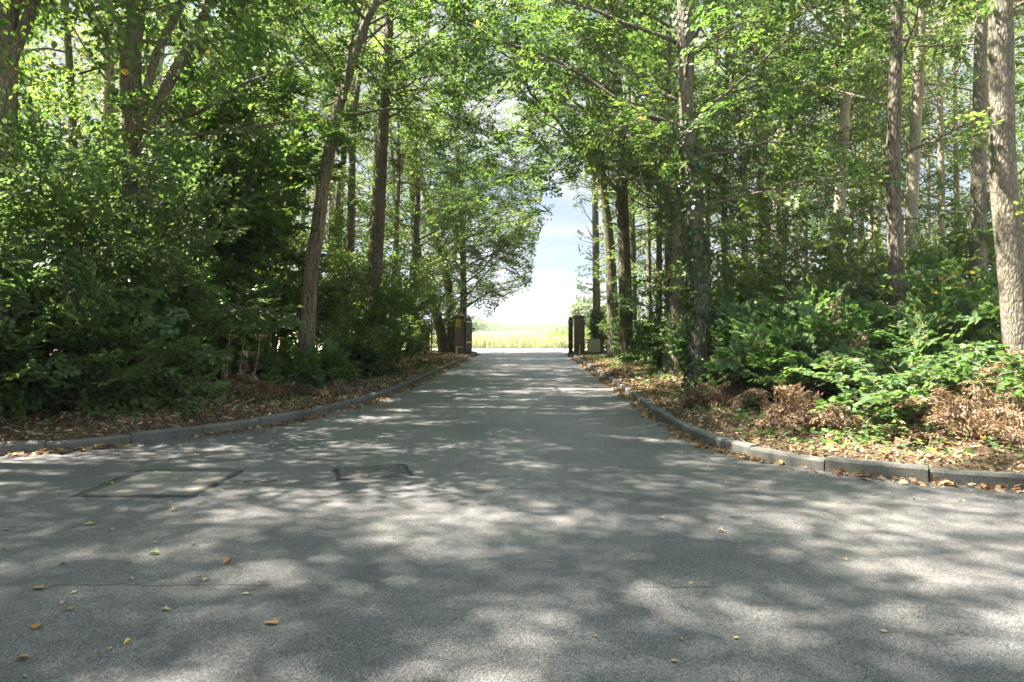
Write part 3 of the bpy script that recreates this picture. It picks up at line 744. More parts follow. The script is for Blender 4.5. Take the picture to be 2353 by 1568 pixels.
tree('broadleaf_tree', 'dark trunk deep in the right wood, right one of a close pair', 'tree', GR, [(1786, 790), (1800, 560), (1815, 300), (1822, 60)], 22, 23., 14, 39, 'bark', 3.8, nl=16, L=3.2)
tree('broadleaf_tree', 'slanting trunk leaning right with a bare pale upper stem', 'tree', GR, [(1893, 800), (1903, 700), (1918, 560), (1934, 400), (1942, 200), (1940, 50)], 27, 20., 15, 40, 'bark_pale', 6.4, nl=13, L=3.3, leaf='leaf_light')
tree('broadleaf_tree', 'small pale pole behind the slanting trunk', 'tree', GR, [(1946, 760), (1950, 640), (1954, 480), (1960, 300)], 13, 29., 13, 41, 'bark_pale', 5., nl=14, L=3., leaf='leaf_light', ls=.12, tmpl=SPRAY_FAR)
tree('broadleaf_tree', 'dark upright trunk with peeling sunlit patches at the right', 'tree', GR, [(2058, 840), (2057, 640), (2050, 420), (2052, 200), (2060, 0)], 34, 14.5, 15, 42, 'bark', 4.9, nl=9, L=3.4, bias=[(W_, .2)], ls=.11, snags=3)
tree('broadleaf_tree', 'pale bare trunk just right of the dark peeling trunk', 'tree', GR, [(2084, 820), (2088, 560), (2098, 320), (2112, 60), (2114, 0)], 29, 19., 16, 43, 'bark_pale', 8.2, nl=13, L=3.2, leaf='leaf_light', snags=4)
tree('broadleaf_tree', 'thin pale trunk between the pale bare trunk and the ridged one', 'tree', GR, [(2160, 800), (2160, 500), (2158, 200), (2166, 0)], 18, 24., 16, 44, 'bark_pale', 5.4, nl=17, L=3.2, leaf='leaf_light')
tree('broadleaf_tree', 'ridged brown trunk next to the big trunk at the right edge', 'tree', GR, [(2240, 820), (2243, 540), (2248, 300), (2252, 0)], 33, 16.2, 16, 45, 'bark_grey', 7.6, nl=11, L=3.2, snags=6, leaf='leaf_light')
tree('broadleaf_tree', 'biggest grey-brown trunk, leaning in at the right edge of the picture', 'tree', GR, [(2343, 860), (2330, 640), (2308, 400), (2298, 200), (2295, 0)], 56, 10.8, 15, 46, 'bark_big', 6.2, nl=8, L=3.4, bias=[(E, .3)], ls=.11, epi=5)
tree('broadleaf_tree', 'thin dark stem high beside the fissured trunk', 'tree', GR, [(1512, 780), (1512, 400), (1505, 200), (1494, 0)], 14, 24., 14, 47, 'bark', 5., nl=14, L=3.2, bias=[(W_, .3)])
tree('broadleaf_tree', 'thin leaning stem among the leaves right of the fissured trunk', 'tree', GR, [(1712, 780), (1708, 400), (1690, 200), (1660, 30)], 16, 21., 13, 48, 'bark', 4.6, nl=15, L=3.)
for k_, (side_, pts_, w_2, y_, bk_, lab_) in enumerate([
    ('R', [(1668, 790), (1666, 500), (1672, 200), (1676, 0)], 15, 23., 'bark', 'slim dark stem between the ivy-clad trunk and the close pair'),
    ('R', [(1846, 790), (1850, 500), (1846, 200), (1850, 0)], 13, 26., 'bark_grey', 'slim grey stem between the close pair and the slanting trunk'),
    ('R', [(2004, 780), (2000, 500), (2006, 200), (2002, 0)], 12, 27., 'bark_pale', 'slim pale stem between the slanting trunk and the dark peeling trunk'),
    ('R', [(2196, 790), (2200, 500), (2194, 200), (2200, 0)], 14, 25., 'bark_pale', 'slim pale stem just left of the ridged brown trunk'),
    ('R', [(1492, 790), (1490, 560), (1486, 350)], 11, 29., 'bark_moss', 'slim mossy stem between the mossy trunk and the ivy-covered stem'),
    ('R', [(2132, 790), (2136, 500), (2130, 100)], 11, 30., 'bark_pale', 'thinnest pale stem right of the pale bare trunk'),
    ('L', [(692, 790), (697, 500), (704, 300), (706, 100)], 12, 29., 'bark_pale', 'slim pale stem behind the leaning ivy-stemmed tree'),
    ('L', [(762, 790), (772, 500), (786, 380), (806, 240)], 13, 30., 'bark_grey', 'slim grey stem leaning right between the leaning tree and the slender pine'),
    ('L', [(514, 760), (514, 300), (516, 60)], 14, 21., 'bark', 'slim brown stem high left of the pale slender pole'),
    ('L', [(902, 800), (906, 600), (914, 420)], 12, 31., 'bark_moss', 'slim mossy stem right of the tall pine')]):
    tree('broadleaf_tree', lab_, 'tree', GL if side_ == 'L' else GR, pts_, w_2, y_, 15, 150+k_, bk_, 6.0, nl=10, L=2.6, leaf='leaf_light', ls=.12, tmpl=SPRAY_FAR, flare=.25)
# ---- deeper rows that fill the wood
rngb = np.random.default_rng(99)
deep = []
for (xx, yy) in [(-9.5, 27), (-13, 24), (-18, 23), (-12, 31), (-17, 29), (-8.5, 34), (-14, 37), (-20, 35), (-6.4, 38.5), (-10.5, 39.5), (-15.5, 20.5), (-20.5, 25), (-14.5, 27.5), (-24, 24), (-17, 40), (-24, 38), (-24, 31), (-6.8, 33), (-12.5, 34.5), (-21, 40),
                 (7.6, 30), (10.5, 27), (14, 25), (18.5, 26), (8.5, 37), (12.5, 34), (16.5, 32), (21, 31), (26, 29), (14, 39), (20, 38), (26, 37), (6.8, 40.5), (10.5, 40), (17, 41), (23, 41), (30, 40), (30, 34), (23, 26), (19, 35), (9.6, 33)]:
    deep.append((xx, yy))
for i, (xx, yy) in enumerate(deep):
    px = CXP + xx*F/yy; side = 'left' if xx < 0 else 'right'
    k = i % 3
    tree('woodland_tree', f'slender sunlit tree far back in the {side} wood, one of many alike', 'tree', f'far trees in the {side} wood',
         [(px+rngb.normal(0, 6), 815), (px+rngb.normal(0, 5), 600), (px+rngb.normal(0, 8), 350)], rngb.uniform(11, 19), yy, min(20, yy*.32+7)*rngb.uniform(.85, 1.1), 200+i,
         ['bark_pale', 'bark', 'bark_grey'][k], rngb.uniform(1.4, 3.0), nl=17, L=rngb.uniform(2.8, 3.8), leaf='leaf_light', ls=.13, spray=1.0, lk='small', tmpl=SPRAY_FAR, sub=1.5, drop=.05, el=(10, 60))
# ---- trees whose crowns shade the junction, just past the picture's left edge and behind the viewer
for i, (xx, yy, hh) in enumerate([(-9.2, 7.7, 14), (-13.5, 8.2, 16), (-18, 6.5, 17), (-8.2, -6.6, 15), (-13, -6.2, 16), (-18.5, -6.4, 17), (-3.2, -7.6, 14)]):
    rt = tree('broadleaf_tree', 'tall roadside tree overhanging the junction beyond the picture', 'tree', 'trees overhanging the junction',
         [(CXP, 900), (CXP+4, 500), (CXP-6, 200), (CXP, 0)], 60, 9., hh, 520+i, 'bark_grey', 7.0, nl=7, L=6.2, sub=4.0, spacing=.22, drop=.10, bias=[(E, .15), (S_ if yy > 0 else N_, .55)], ls=.12, spray=1.1, tmpl=SPRAY_FAR, base=.1, el=(12, 50))
    rt.location = (xx, yy, .1)

# ---------------------------------------------------------------- shrubs and low plants
def shrub(name, label, cat, group, x, y, h, r, seed, stems=9, leaf='leaf_dark', lk='ovate', ls=.09, spray=.7, tmpl=SPRAY, lean=.5, sub=2.6, drop=.1, z0=.25, wood='bark', spacing=.36, bias=None, bare=.3):
    rng = np.random.default_rng(seed); g = gz(x, y)
    root = empty(name, (x, y, g), label, cat, group)
    wd, sp = [], []
    if h > 1.5: stems = max(5, int(stems*(.5 if h > 3 else .6)))
    for i in range(stems):
        a = 2.4*i + rng.normal(0, .4); rr = .12*math.sqrt(rng.random()); t = (i+.5)/stems
        e = math.radians(84 - 62*t*lean*1.2 + rng.normal(0, 6))
        L = h/max(math.sin(e), .45)*(.75+.35*rng.random()); L = min(L, max(h, r)*1.35)
        if bias: L *= 1 + bias[1]*math.cos(a-bias[0])
        Pp = limb(rng, (x+rr*math.cos(a), y+rr*math.sin(a), g-.05), a, e, L, 7, .12, .1, .55)
        branch_out(rng, wd, sp, Pp, .010+.007*h, sub, sub_len=.34*r/max(h, .5)+.1, spacing=spacing, start=bare*rng.random()+.05)
    A = np.array([p for p, _ in sp]) - (x, y, g); kz = min(1., h/(np.percentile(A[:, 2], 96)+.05)); kr = min(1., 1.1*r/np.percentile(np.hypot(A[:, 0], A[:, 1]), 90))
    fit = lambda q: (q - (x, y, g))*np.array([kr, kr, kz]) + (x, y, g)
    wd = [(fit(a), b, c) for a, b, c in wd]; sp = [(fit(a), b) for a, b in sp]
    sb = MB()
    for Pw, Rw, sd in wd:
        tube(sb, Pw, Rw, sd, 0)
    sb.build('stem', M[wood], root, (x, y, g))
    sp = [(p, d) for p, d in sp if p[2] > g + z0*.4]
    fb = MB(); put_sprays(fb, rng, [p for p, _ in sp], [d for _, d in sp], spray, lk, ls, tmpl, 0, drop, twigs=1, twr=.003)
    fb.build('foliage', [M[leaf], M['twig']], root, (x, y, g))
    return root
UL, UR = 'shrubs under the left trees', 'shrubs under the right trees'
shrub('large_shrub', 'large dark hazel-leaved shrub overhanging the left kerb at the picture edge', 'shrub', UL, -7.8, 10.9, 3.4, 2.1, 401, 19, bare=.1, drop=.04, spray=.8, ls=.095, bias=(-.7, .2))
shrub('large_shrub', 'large dark shrub with drooping sprays left of the dried hogweed stalks', 'shrub', UL, -6.95, 11.5, 3.6, 1.8, 402, 18, bare=.1, drop=.04, spray=.8, ls=.09)
shrub('large_shrub', 'tall dark shrub filling the space beneath the forked tree', 'shrub', UL, -9.2, 13.0, 4.8, 1.8, 403, 18, bare=.1, drop=.04, spray=.85, ls=.09, leaf='leaf')
shrub('large_shrub', 'low dark shrub mound at the far left edge beside the kerb', 'shrub', UL, -8.3, 9.6, 1.9, 1.6, 404, 16, bare=.1, drop=.04, spray=.7, ls=.09)
shrub('sapling_clump', 'bright green maple-leaved sapling clump behind the dark shrubs', 'shrub', UL, -8.0, 15.6, 6.0, 1.7, 405, 12, leaf='leaf', lk='lobed', ls=.13, spray=.9)
shrub('sapling_clump', 'sapling clump of lobed leaves left of the leaning ivy-stemmed tree', 'shrub', UL, -7.9, 19.4, 6.6, 1.9, 406, 12, leaf='leaf', lk='lobed', ls=.13, spray=.9)
shrub('sapling_clump', 'high leafy sapling clump between the forked tree and the pale pole', 'shrub', UL, -10.2, 20., 8.0, 2.8, 407, 13, leaf='leaf', lk='lobed', ls=.14, spray=1.)
shrub('understory_shrub', 'dark shrub hiding the foot of the bent stem', 'shrub', UL, -6.9, 15.4, 2.4, 1.4, 408, 11, leaf='leaf_dark')
shrub('understory_shrub', 'bushy shrub hiding the foot of the tall pine', 'shrub', UL, -5.0, 21.5, 2.5, 1.6, 409, 11, leaf='leaf_light', ls=.10)
shrub('understory_shrub', 'loose sunlit shrub behind the slender reddish pine', 'shrub', UL, -5.4, 26.5, 4.2, 2.0, 410, 11, leaf='leaf_light', ls=.11, tmpl=SPRAY_FAR)
shrub('understory_shrub', 'pale elder-like shrub beside the dark trunk left of the gate', 'shrub', UL, -5.2, 30., 4.6, 2.0, 411, 12, leaf='leaf_light', ls=.12, tmpl=SPRAY_FAR)
shrub('understory_shrub', 'mixed brown and green scrub just behind the dry weeds', 'shrub', UL, -4.5, 26.2, 2.4, 1.5, 412, 11, leaf='leaf', ls=.10)
shrub('understory_shrub', 'tall shrub deep behind the bent stem on the left', 'shrub', UL, -8.4, 24., 5.5, 2.5, 413, 12, leaf='leaf_light', ls=.12, tmpl=SPRAY_FAR)
shrub('understory_shrub', 'deep shaded shrub behind the large left shrub', 'shrub', UL, -12.3, 15.5, 5.5, 3., 414, 13, leaf='leaf', ls=.10)
shrub('understory_shrub', 'shrub of small leaves just beyond the leaning tree', 'shrub', UL, -4.4, 18.9, 1.2, 1.0, 415, 10, leaf='leaf_light', ls=.08)
shrub('ivy_mound', 'low dark ivy mound around the foot of the leaning tree', 'ground ivy', 'low ivy mounds', -5.5, 16.9, .45, 1.0, 416, 14, leaf='ivy_leaf', lk='lobed', ls=.07, spray=.4, lean=.95, bare=.1)
shrub('ivy_mound', 'low dark ivy mound right of the leaning tree foot', 'ground ivy', 'low ivy mounds', -4.2, 17.9, .7, .9, 417, 14, leaf='ivy_leaf', lk='lobed', ls=.07, spray=.4, lean=.95, bare=.1)
shrub('ivy_mound', 'low dark green mound behind the dried hogweed stalks', 'ground ivy', 'low ivy mounds', -5.8, 14.2, .55, 1.1, 418, 14, leaf='leaf_dark', lk='ovate', ls=.07, spray=.5, lean=.9, bare=.1)
shrub('hedge_shrub', 'tall green shrub seen through the black railings left of the pillar', 'shrub', UL, -4.3, 41.6, 3.2, 1.6, 419, 12, leaf='leaf_light', ls=.13, tmpl=SPRAY_FAR)
shrub('understory_shrub', 'deep dark shrub closing the view under the left trees at the picture edge', 'shrub', UL, -11.2, 12.6, 3.4, 2.4, 420, 14, leaf='leaf_dark', ls=.11, bare=.1)
shrub('understory_shrub', 'deep shrub low behind the tall dark shrub', 'shrub', UL, -9.8, 16.8, 3.0, 2.2, 421, 14, leaf='leaf_dark', ls=.12, bare=.1)
shrub('understory_shrub', 'far low shrub under the left trees', 'shrub', UL, -14.5, 19.5, 3.2, 2.6, 422, 14, leaf='leaf', ls=.13, bare=.1)
for k_, (x_, y_, h_, r_, lab_) in enumerate([(-7.1, 9.55, 1.7, 1.2, 'low leafy skirt of shrub hanging over the kerb at the left edge'), (-6.2, 9.9, 1.5, 1.1, 'low shrub skirt right of the leafy kerb-side skirt'), (-8.4, 8.9, 1.4, 1.1, 'low shrub touching the left picture edge just behind the kerb'),
        (-7.3, 13.9, 2.4, 1.3, 'mid-height dark shrub directly behind the kerb-side skirts')]):
    shrub('kerbside_shrub', lab_, 'shrub', 'low shrubs behind the left kerb', x_, y_, h_, r_, 460+k_, 15, leaf='leaf_dark', ls=.085, spray=.62, lean=.8, bare=.05, z0=.1, drop=.04, spacing=.3)
for k_, (x_, y_, h_, r_, lab_) in enumerate([(-4.3, 15.0, .5, .8, 'low green scrub between the bracken and the leaning tree'), (-3.9, 19.8, 1.0, .8, 'low green scrub on the verge right of the leaning tree'), (-3.9, 23.4, 1.4, .9, 'low green scrub on the verge below the tall pine'), (-7.9, 17.9, 2.6, 1.3, 'pale green shrub left of the leaning tree foot'), (-6.6, 22.8, 3.6, 1.6, 'sunlit pale shrub between the leaning tree and the tall pine'), (-7.2, 27.8, 4.8, 2.0, 'tall sunlit pale shrub between the slender pine and the bent stem'), (-10.6, 22.6, 4.6, 2.2, 'sunlit pale shrub far behind the forked tree')]):
    shrub('green_scrub', lab_, 'shrub', 'green scrub along the left verge', x_, y_, h_, r_, 470+k_, 12, leaf='leaf_light' if h_ > 2 else 'leaf', ls=.09 if h_ < 2 else .115, spray=.5 if h_ < 2 else .8, lean=.7, bare=.1, lk='ovate')
# right
for k_, (x_, y_, h_, r_, lab_) in enumerate([(4.5, 11.2, .8, .7, 'low green plants between the bracken and the ivy-clad trunk'), (5.2, 11.9, 1.3, .9, 'knee-high green plants behind the bracken mound'), (4.4, 14.6, 1.4, .9, 'green shrub close behind the ivy-clad trunk foot'), (4.6, 19.8, 1.0, .8, 'low shrub on the gate side of the fissured trunk'), (5.0, 22.6, 1.1, .9, 'low shrub right of the straight mossy trunk'), (5.3, 28, 1.3, .9, 'low shrub between the mossy trunk and the leaning trunk'),
        (8.4, 17.6, 2.2, 1.4, 'pale shrub in front of the slanting trunk'), (6.6, 18.6, 2.3, 1.4, 'pale shrub left of the close pair of dark trunks'), (10.6, 16.4, 2.6, 1.6, 'pale shrub behind the dark peeling trunk'), (8.0, 12.0, 1.4, 1.1, 'waist-high green shrub in front of the biggest trunk')]):
    shrub('green_scrub', lab_, 'shrub', 'green scrub along the right verge', x_, y_, h_, r_, 480+k_, 12, leaf='leaf_light' if h_ > 2 else 'bramble_leaf', ls=.09 if h_ < 2 else .11, spray=.5 if h_ < 2 else .8, lean=.7, bare=.1, lk='round')
shrub('sapling_clump', 'leafy sapling reaching over the ground between the slanting trunk and the dark peeling trunk', 'shrub', UR, 7.3, 15.6, 3.0, 1.6, 431, 11, leaf='leaf_light', lk='round', ls=.088, spray=.85)
shrub('understory_shrub', 'shrub around the foot of the dark peeling trunk', 'shrub', UR, 8.9, 14.9, 1.8, 1.3, 432, 8, leaf='leaf_light', lk='round', ls=.088)
shrub('understory_shrub', 'shrub with pale glossy leaves left of the biggest right-hand trunk', 'shrub', UR, 9.3, 13.4, 2.2, 1.4, 433, 9, leaf='leaf', lk='round', ls=.088)
shrub('sapling_clump', 'tall sapling clump behind the ridged brown trunk', 'shrub', UR, 12.6, 18.4, 3.8, 2.0, 434, 10, leaf='leaf_light', ls=.088, lk='round')
shrub('understory_shrub', 'shrub right behind the ivy-clad trunk', 'shrub', UR, 5.7, 16.6, 1.9, 1.2, 435, 9, leaf='leaf', ls=.088, lk='round')
shrub('understory_shrub', 'shrub at the foot of the close pair of dark trunks', 'shrub', UR, 7.6, 20.6, 2.1, 1.5, 436, 9, leaf='leaf_light', ls=.088)
shrub('understory_shrub', 'shrub between the straight mossy trunk and the fissured trunk', 'shrub', UR, 5.8, 24., 2.4, 1.3, 437, 11, leaf='leaf', ls=.088)
shrub('understory_shrub', 'shrub behind the leaning trunk by the cabinet', 'shrub', UR, 6.3, 33., 2.4, 1.4, 438, 11, leaf='leaf', ls=.13, tmpl=SPRAY_FAR)
shrub('understory_shrub', 'rounded bush beside the green cabinet against the railings', 'shrub', UR, 5.2, 38.2, 2.0, 1.0, 439, 12, leaf='leaf', ls=.13, tmpl=SPRAY_FAR)
shrub('understory_shrub', 'deep shrub behind the slanting trunk', 'shrub', UR, 10.2, 23.5, 3.0, 2.0, 440, 12, leaf='leaf_light', ls=.12, tmpl=SPRAY_FAR)
shrub('understory_shrub', 'deep shrub behind the thin pale trunk', 'shrub', UR, 15., 23., 3.6, 2.2, 441, 12, leaf='leaf_light', ls=.12, tmpl=SPRAY_FAR)
shrub('hedge_shrub', 'sunlit bush beyond the railings right of the pillar', 'shrub', UR, 6.4, 43.4, 2.4, 1.5, 442, 12, leaf='field_green', ls=.14, tmpl=SPRAY_FAR)
shrub('nettle_patch', 'green weeds right of the ivy-clad trunk foot', 'weeds', 'green weeds', 5.1, 13.4, 1.25, .9, 443, 14, leaf='bramble_leaf', ls=.09, lk='round', spray=.45, lean=.6, wood='twig')
shrub('nettle_patch', 'taller green weeds under the close pair of dark trunks', 'weeds', 'green weeds', 6.2, 13.0, 1.35, 1.0, 444, 14, leaf='bramble_leaf', ls=.09, lk='round', spray=.45, lean=.6, wood='twig')
shrub('nettle_patch', 'green weeds in front of the sapling by the slanting trunk', 'weeds', 'green weeds', 6.9, 11.6, 1.2, 1.0, 445, 14, leaf='bramble_leaf', ls=.09, lk='round', spray=.45, lean=.7, wood='twig')
shrub('small_bush', 'small yellow-green sunlit bush beside the ivy-clad trunk foot', 'bush', None, 4.15, 12.4, .62, .5, 446, 12, leaf='field_green', ls=.06, lk='lobed', spray=.32, lean=.7, wood='twig')

def bramble(label, x, y, h, r, seed, n=13, ls=.092):
    rng = np.random.default_rng(seed); g = gz(x, y); root = empty('bramble', (x, y, g), label, 'bramble', 'brambles along the right verge')
    cb, fb = MB(), MB(); P, D, Nn, S = [], [], [], []
    for i in range(n):
        a = 2.4*i + rng.normal(0, .4); L = r*(1.1+.6*rng.random())*1.35
        Q = limb(rng, (x+.15*rng.normal(), y+.15*rng.normal(), g-.03), a, math.radians(rng.uniform(30, 85)), L, 9, .14, .0, 1.5)
        Q = Q[Q[:, 2] > g-.06] if (Q[:, 2] > g-.06).sum() > 3 else Q
        hh = h*(.75+.4*rng.random()); Q[:, 2] = g + hh*np.tanh((Q[:, 2]-g)/hh)
        Q = catmull(Q, 3); tube(cb, Q, np.linspace(.006, .002, len(Q)), 4)
        T = unit(np.gradient(Q, axis=0))
        for k in range(3, len(Q)):
            if rng.random() < .10: continue
            for rep in range(1 + (rng.random() < .45)):
                s = rng.choice([-1, 1]); az = math.atan2(T[k, 1], T[k, 0]) + s*rng.uniform(.5, 1.4)
                st = np.array([math.cos(az), math.sin(az), rng.uniform(.1, .7)]); st = unit(st); p = Q[k] + st*.08
                tube(cb, np.array([Q[k], p]), .0018, 3)
                up = np.array([0, 0, 1.]) + rng.normal(0, .55, 3); sz = ls*(.7+.6*rng.random())
                for b, f_ in ((0, 1.1), (1.15, .9), (-1.15, .9)):
                    d = np.array([math.cos(az+b), math.sin(az+b), st[2]*.3-.12+rng.normal(0,.25)]); P.append(p); D.append(d); Nn.append(up); S.append(sz*f_)
    P = np.array(P); leaves(fb, P, np.array(D), np.array(Nn), np.array(S), 'round', 0, np.clip(rng.normal(.5, .25, len(P)), 0, .93))
    cb.build('cane', M['vine'], root, (x, y, g)); fb.build('foliage', [M['bramble_leaf']], root, (x, y, g))
bramble('bramble with broad green leaves spilling over the middle of the right verge', 4.95, 8.75, .85, .75, 501, 16)
bramble('bramble with broad green leaves cut by the right edge of the picture', 5.95, 8.0, .85, .7, 502, 13)
bramble('bramble growing in front of the biggest trunk at the right', 6.7, 9.7, 1.0, .9, 503, 15)
bramble('bramble behind the dead bracken in the middle of the right verge', 5.7, 10.2, 1.0, .9, 504, 15)
bramble('bramble below the dark peeling trunk', 7.3, 11.2, 1.1, 1.0, 505, 15)

def bracken(label, x, y, h, r, seed, n=26, green=.15):
    rng = np.random.default_rng(seed); g = gz(x, y); root = empty('dead_bracken', (x, y, g), label, 'bracken', 'dead bracken on the verges')
    sb, fb = MB(), MB(); P, D, Nn, S, T_ = [], [], [], [], []
    for i in range(n):
        a = rng.random()*6.28; b = rng.random()**.5*r*.7
        Q = limb(rng, (x+b*math.cos(a), y+b*math.sin(a), g-.02), a + rng.normal(0, .8), math.radians(rng.uniform(35, 85)), h*(.9+.9*rng.random()), 9, .16, .0, 1.9)
        Q[:, 2] = np.maximum(Q[:, 2], g+.03); Q = catmull(Q, 3); tube(sb, Q, np.linspace(.005, .0015, len(Q)), 3)
        T = unit(np.gradient(Q, axis=0))
        for k in range(5, len(Q)):
            for s in (-1, 1):
                sd = unit(np.cross(T[k], [0, 0, 1.]))*s; L = .20*math.sin(min(1., (len(Q)-k)/len(Q)*1.5+.1)*PI*.6)
                sd = unit(sd + T[k]*.5 + rng.normal(0, .35, 3) + np.array([0, 0, -.4]))
                for m in range(5):
                    p = Q[k] + sd*L*(m+.5)/5
                    for s2 in (-1, 1):
                        P.append(p); D.append(unit(T[k]*s2 + sd*.6 + rng.normal(0, .4, 3))); Nn.append(np.array([0, 0, 1.])+rng.normal(0, .6, 3)); S.append(.045*(.6+.9*rng.random())); T_.append(rng.random())
    P = np.array(P); leaves(fb, P, np.array(D), np.array(Nn), np.array(S), 'pinna', 0, np.array(T_), wx=1.5)
    sb.build('stalk', M['vine'], root, (x, y, g)); fb.build('frond', [M['dry_leaf']], root, (x, y, g))
bracken('brown collapsed bracken mound left of the first right-verge bramble', 4.05, 9.4, .5, .5, 521, 26)
bracken('brown collapsed bracken hanging over the litter at the right edge', 5.35, 7.75, .55, .42, 522, 24)
bracken('low brown bracken tangle near the foot of the ivy-clad trunk', 3.55, 11.2, .35, .6, 523, 22)
bracken('rusty bracken clump in front of the biggest trunk', 6.05, 8.9, .75, .4, 524, 16)
bracken('arching brown bracken among the green weeds', 5.5, 11.6, 1.1, .5, 525, 14)
bracken('flattened brown bracken at the foot of the dried hogweed stalks', -4.9, 12.3, .30, 1.0, 526, 42)
bracken('flattened brown bracken on the left verge before the ivy mound', -4.0, 14.0, .25, .9, 527, 36)

def hogweed(label, pts, heads, seed):
    """a dead umbel stalk: course of points, flat seed head at the end"""
    rng = np.random.default_rng(seed); P = catmull(pts, 6); g = P[0]
    root = empty('dead_hogweed', tuple(g), label, 'dead stalk', 'dried hogweed stalks on the left verge')
    sb = MB(); tube(sb, P, np.linspace(.015, .007, len(P)), 6); sb.build('stalk', M['straw'], root, tuple(g))
    if heads:
        hb = MB(); tip = P[-1]; d = unit(P[-1]-P[-2]+np.array([0, 0, .05]))
        for i in range(14):
            a = i*2.4; rr = .15*math.sqrt((i+.5)/14)
            u = unit(np.cross(d, [.3, .2, 1.])); w = np.cross(d, u); e = tip + d*.09 + (u*math.cos(a)+w*math.sin(a))*rr
            tube(hb, np.array([tip, e]), .004, 3); 
            for j in range(5):
                leaves(hb, [e], [d+rng.normal(0, .7, 3)], [d], [.045], 'small', 0, [rng.random()])
        hb.build('seed_head', M['straw'], root, tuple(g))
    n = 4
    for i in range(n):
        lb = MB(); k = int(len(P)*(.2+.6*i/n)); leaves(lb, P[k:k+1].repeat(3, 0)+rng.normal(0, .02, (3, 3)), np.array([[0, 0, -1.]])+rng.normal(0, .45, (3, 3)), rng.normal(0, 1, (3, 3)), [.13, .10, .15], 'lobed', 0, rng.random(3))
        lb.build('withered_leaf', M['dry_leaf'], root, tuple(g))
def hw(px, py, Y): x, z = at(px, Y, py); return (x, Y, z)
hogweed('dried stalk with a hooked neck and drooping seed head', [hw(508, 905, 13.2), hw(490, 850, 13.2), hw(478, 805, 13.2), hw(468, 790, 13.1), hw(462, 812, 13.1), hw(452, 800, 13.0), hw(447, 788, 13.0)], 1, 1)
hogweed('tallest dried stalk, forked seed heads at its top', [hw(519, 900, 13.0), hw(522, 850, 13.0), hw(526, 790, 13.0), hw(531, 762, 13.0)], 1, 2)
hogweed('dried stalk slanting right to a small seed head beside the tallest one', [hw(505, 885, 13.0), hw(512, 840, 13.0), hw(521, 800, 13.0), hw(527, 782, 13.0)], 1, 3)
hogweed('bare dried stalk with one withered leaf left of the slanting end stalk', [hw(551, 905, 12.7), hw(551, 850, 12.7), hw(556, 805, 12.7), hw(563, 775, 12.7)], 0, 4)
hogweed('short dried stalk with a small seed head between two taller stalks', [hw(563, 890, 13.4), hw(564, 850, 13.4), hw(570, 820, 13.4)], 1, 5)
hogweed('rightmost dried stalk with a flat seed head', [hw(578, 905, 12.8), hw(583, 860, 12.8), hw(592, 815, 12.8), hw(596, 782, 12.8)], 1, 6)

def weed_clump(name, label, x, y, h, r, n, seed, mat='straw', leafy=True):
    rng = np.random.default_rng(seed); g = gz(x, y); root = empty(name, (x, y, g), label, 'weeds'); sb, fb = MB(), MB(); P, D, Nn, S = [], [], [], []
    for i in range(n):
        a = rng.random()*6.28; b = r*rng.random()**.7
        Q = limb(rng, (x+b*math.cos(a), y+b*math.sin(a), g-.02), a, math.radians(rng.uniform(62, 90)), h*(1-.5*b/r)*(.6+.5*rng.random()), 6, .08, 0, .3)
        tube(sb, Q, np.linspace(.006, .002, 7), 3)
        for k in range(1, 7):
            for j in range(4):
                P.append(Q[k]+rng.normal(0, .03, 3)); D.append(rng.normal(0, 1, 3)+np.array([0, 0, -.1])); Nn.append(rng.normal(0, 1, 3)); S.append(.07*(.5+rng.random()))
    leaves(fb, np.array(P), np.array(D), np.array(Nn), np.array(S), 'small', 0, rng.random(len(P)))
    sb.build('stalk', M['straw'], root, (x, y, g)); fb.build('foliage', M[mat], root, (x, y, g))
weed_clump('dry_weed_clump', 'tall straw-coloured weed clump in the sun left of the open side gate', -4.35, 29.5, 1.5, .8, 80, 61)
weed_clump('dry_weed_clump', 'low straw-coloured weeds on the verge before the tall weed clump', -4.3, 25.5, .55, .8, 60, 62)
weed_clump('dry_weed_clump', 'yellowed grass tuft in front of the scrub by the tall pine', -4.1, 22.2, .55, .9, 60, 63)
weed_clump('dark_weed', 'dark leafy weed leaning out past the right pillar', 3.25, 43.0, 1.2, .35, 12, 64, 'leaf_dark')

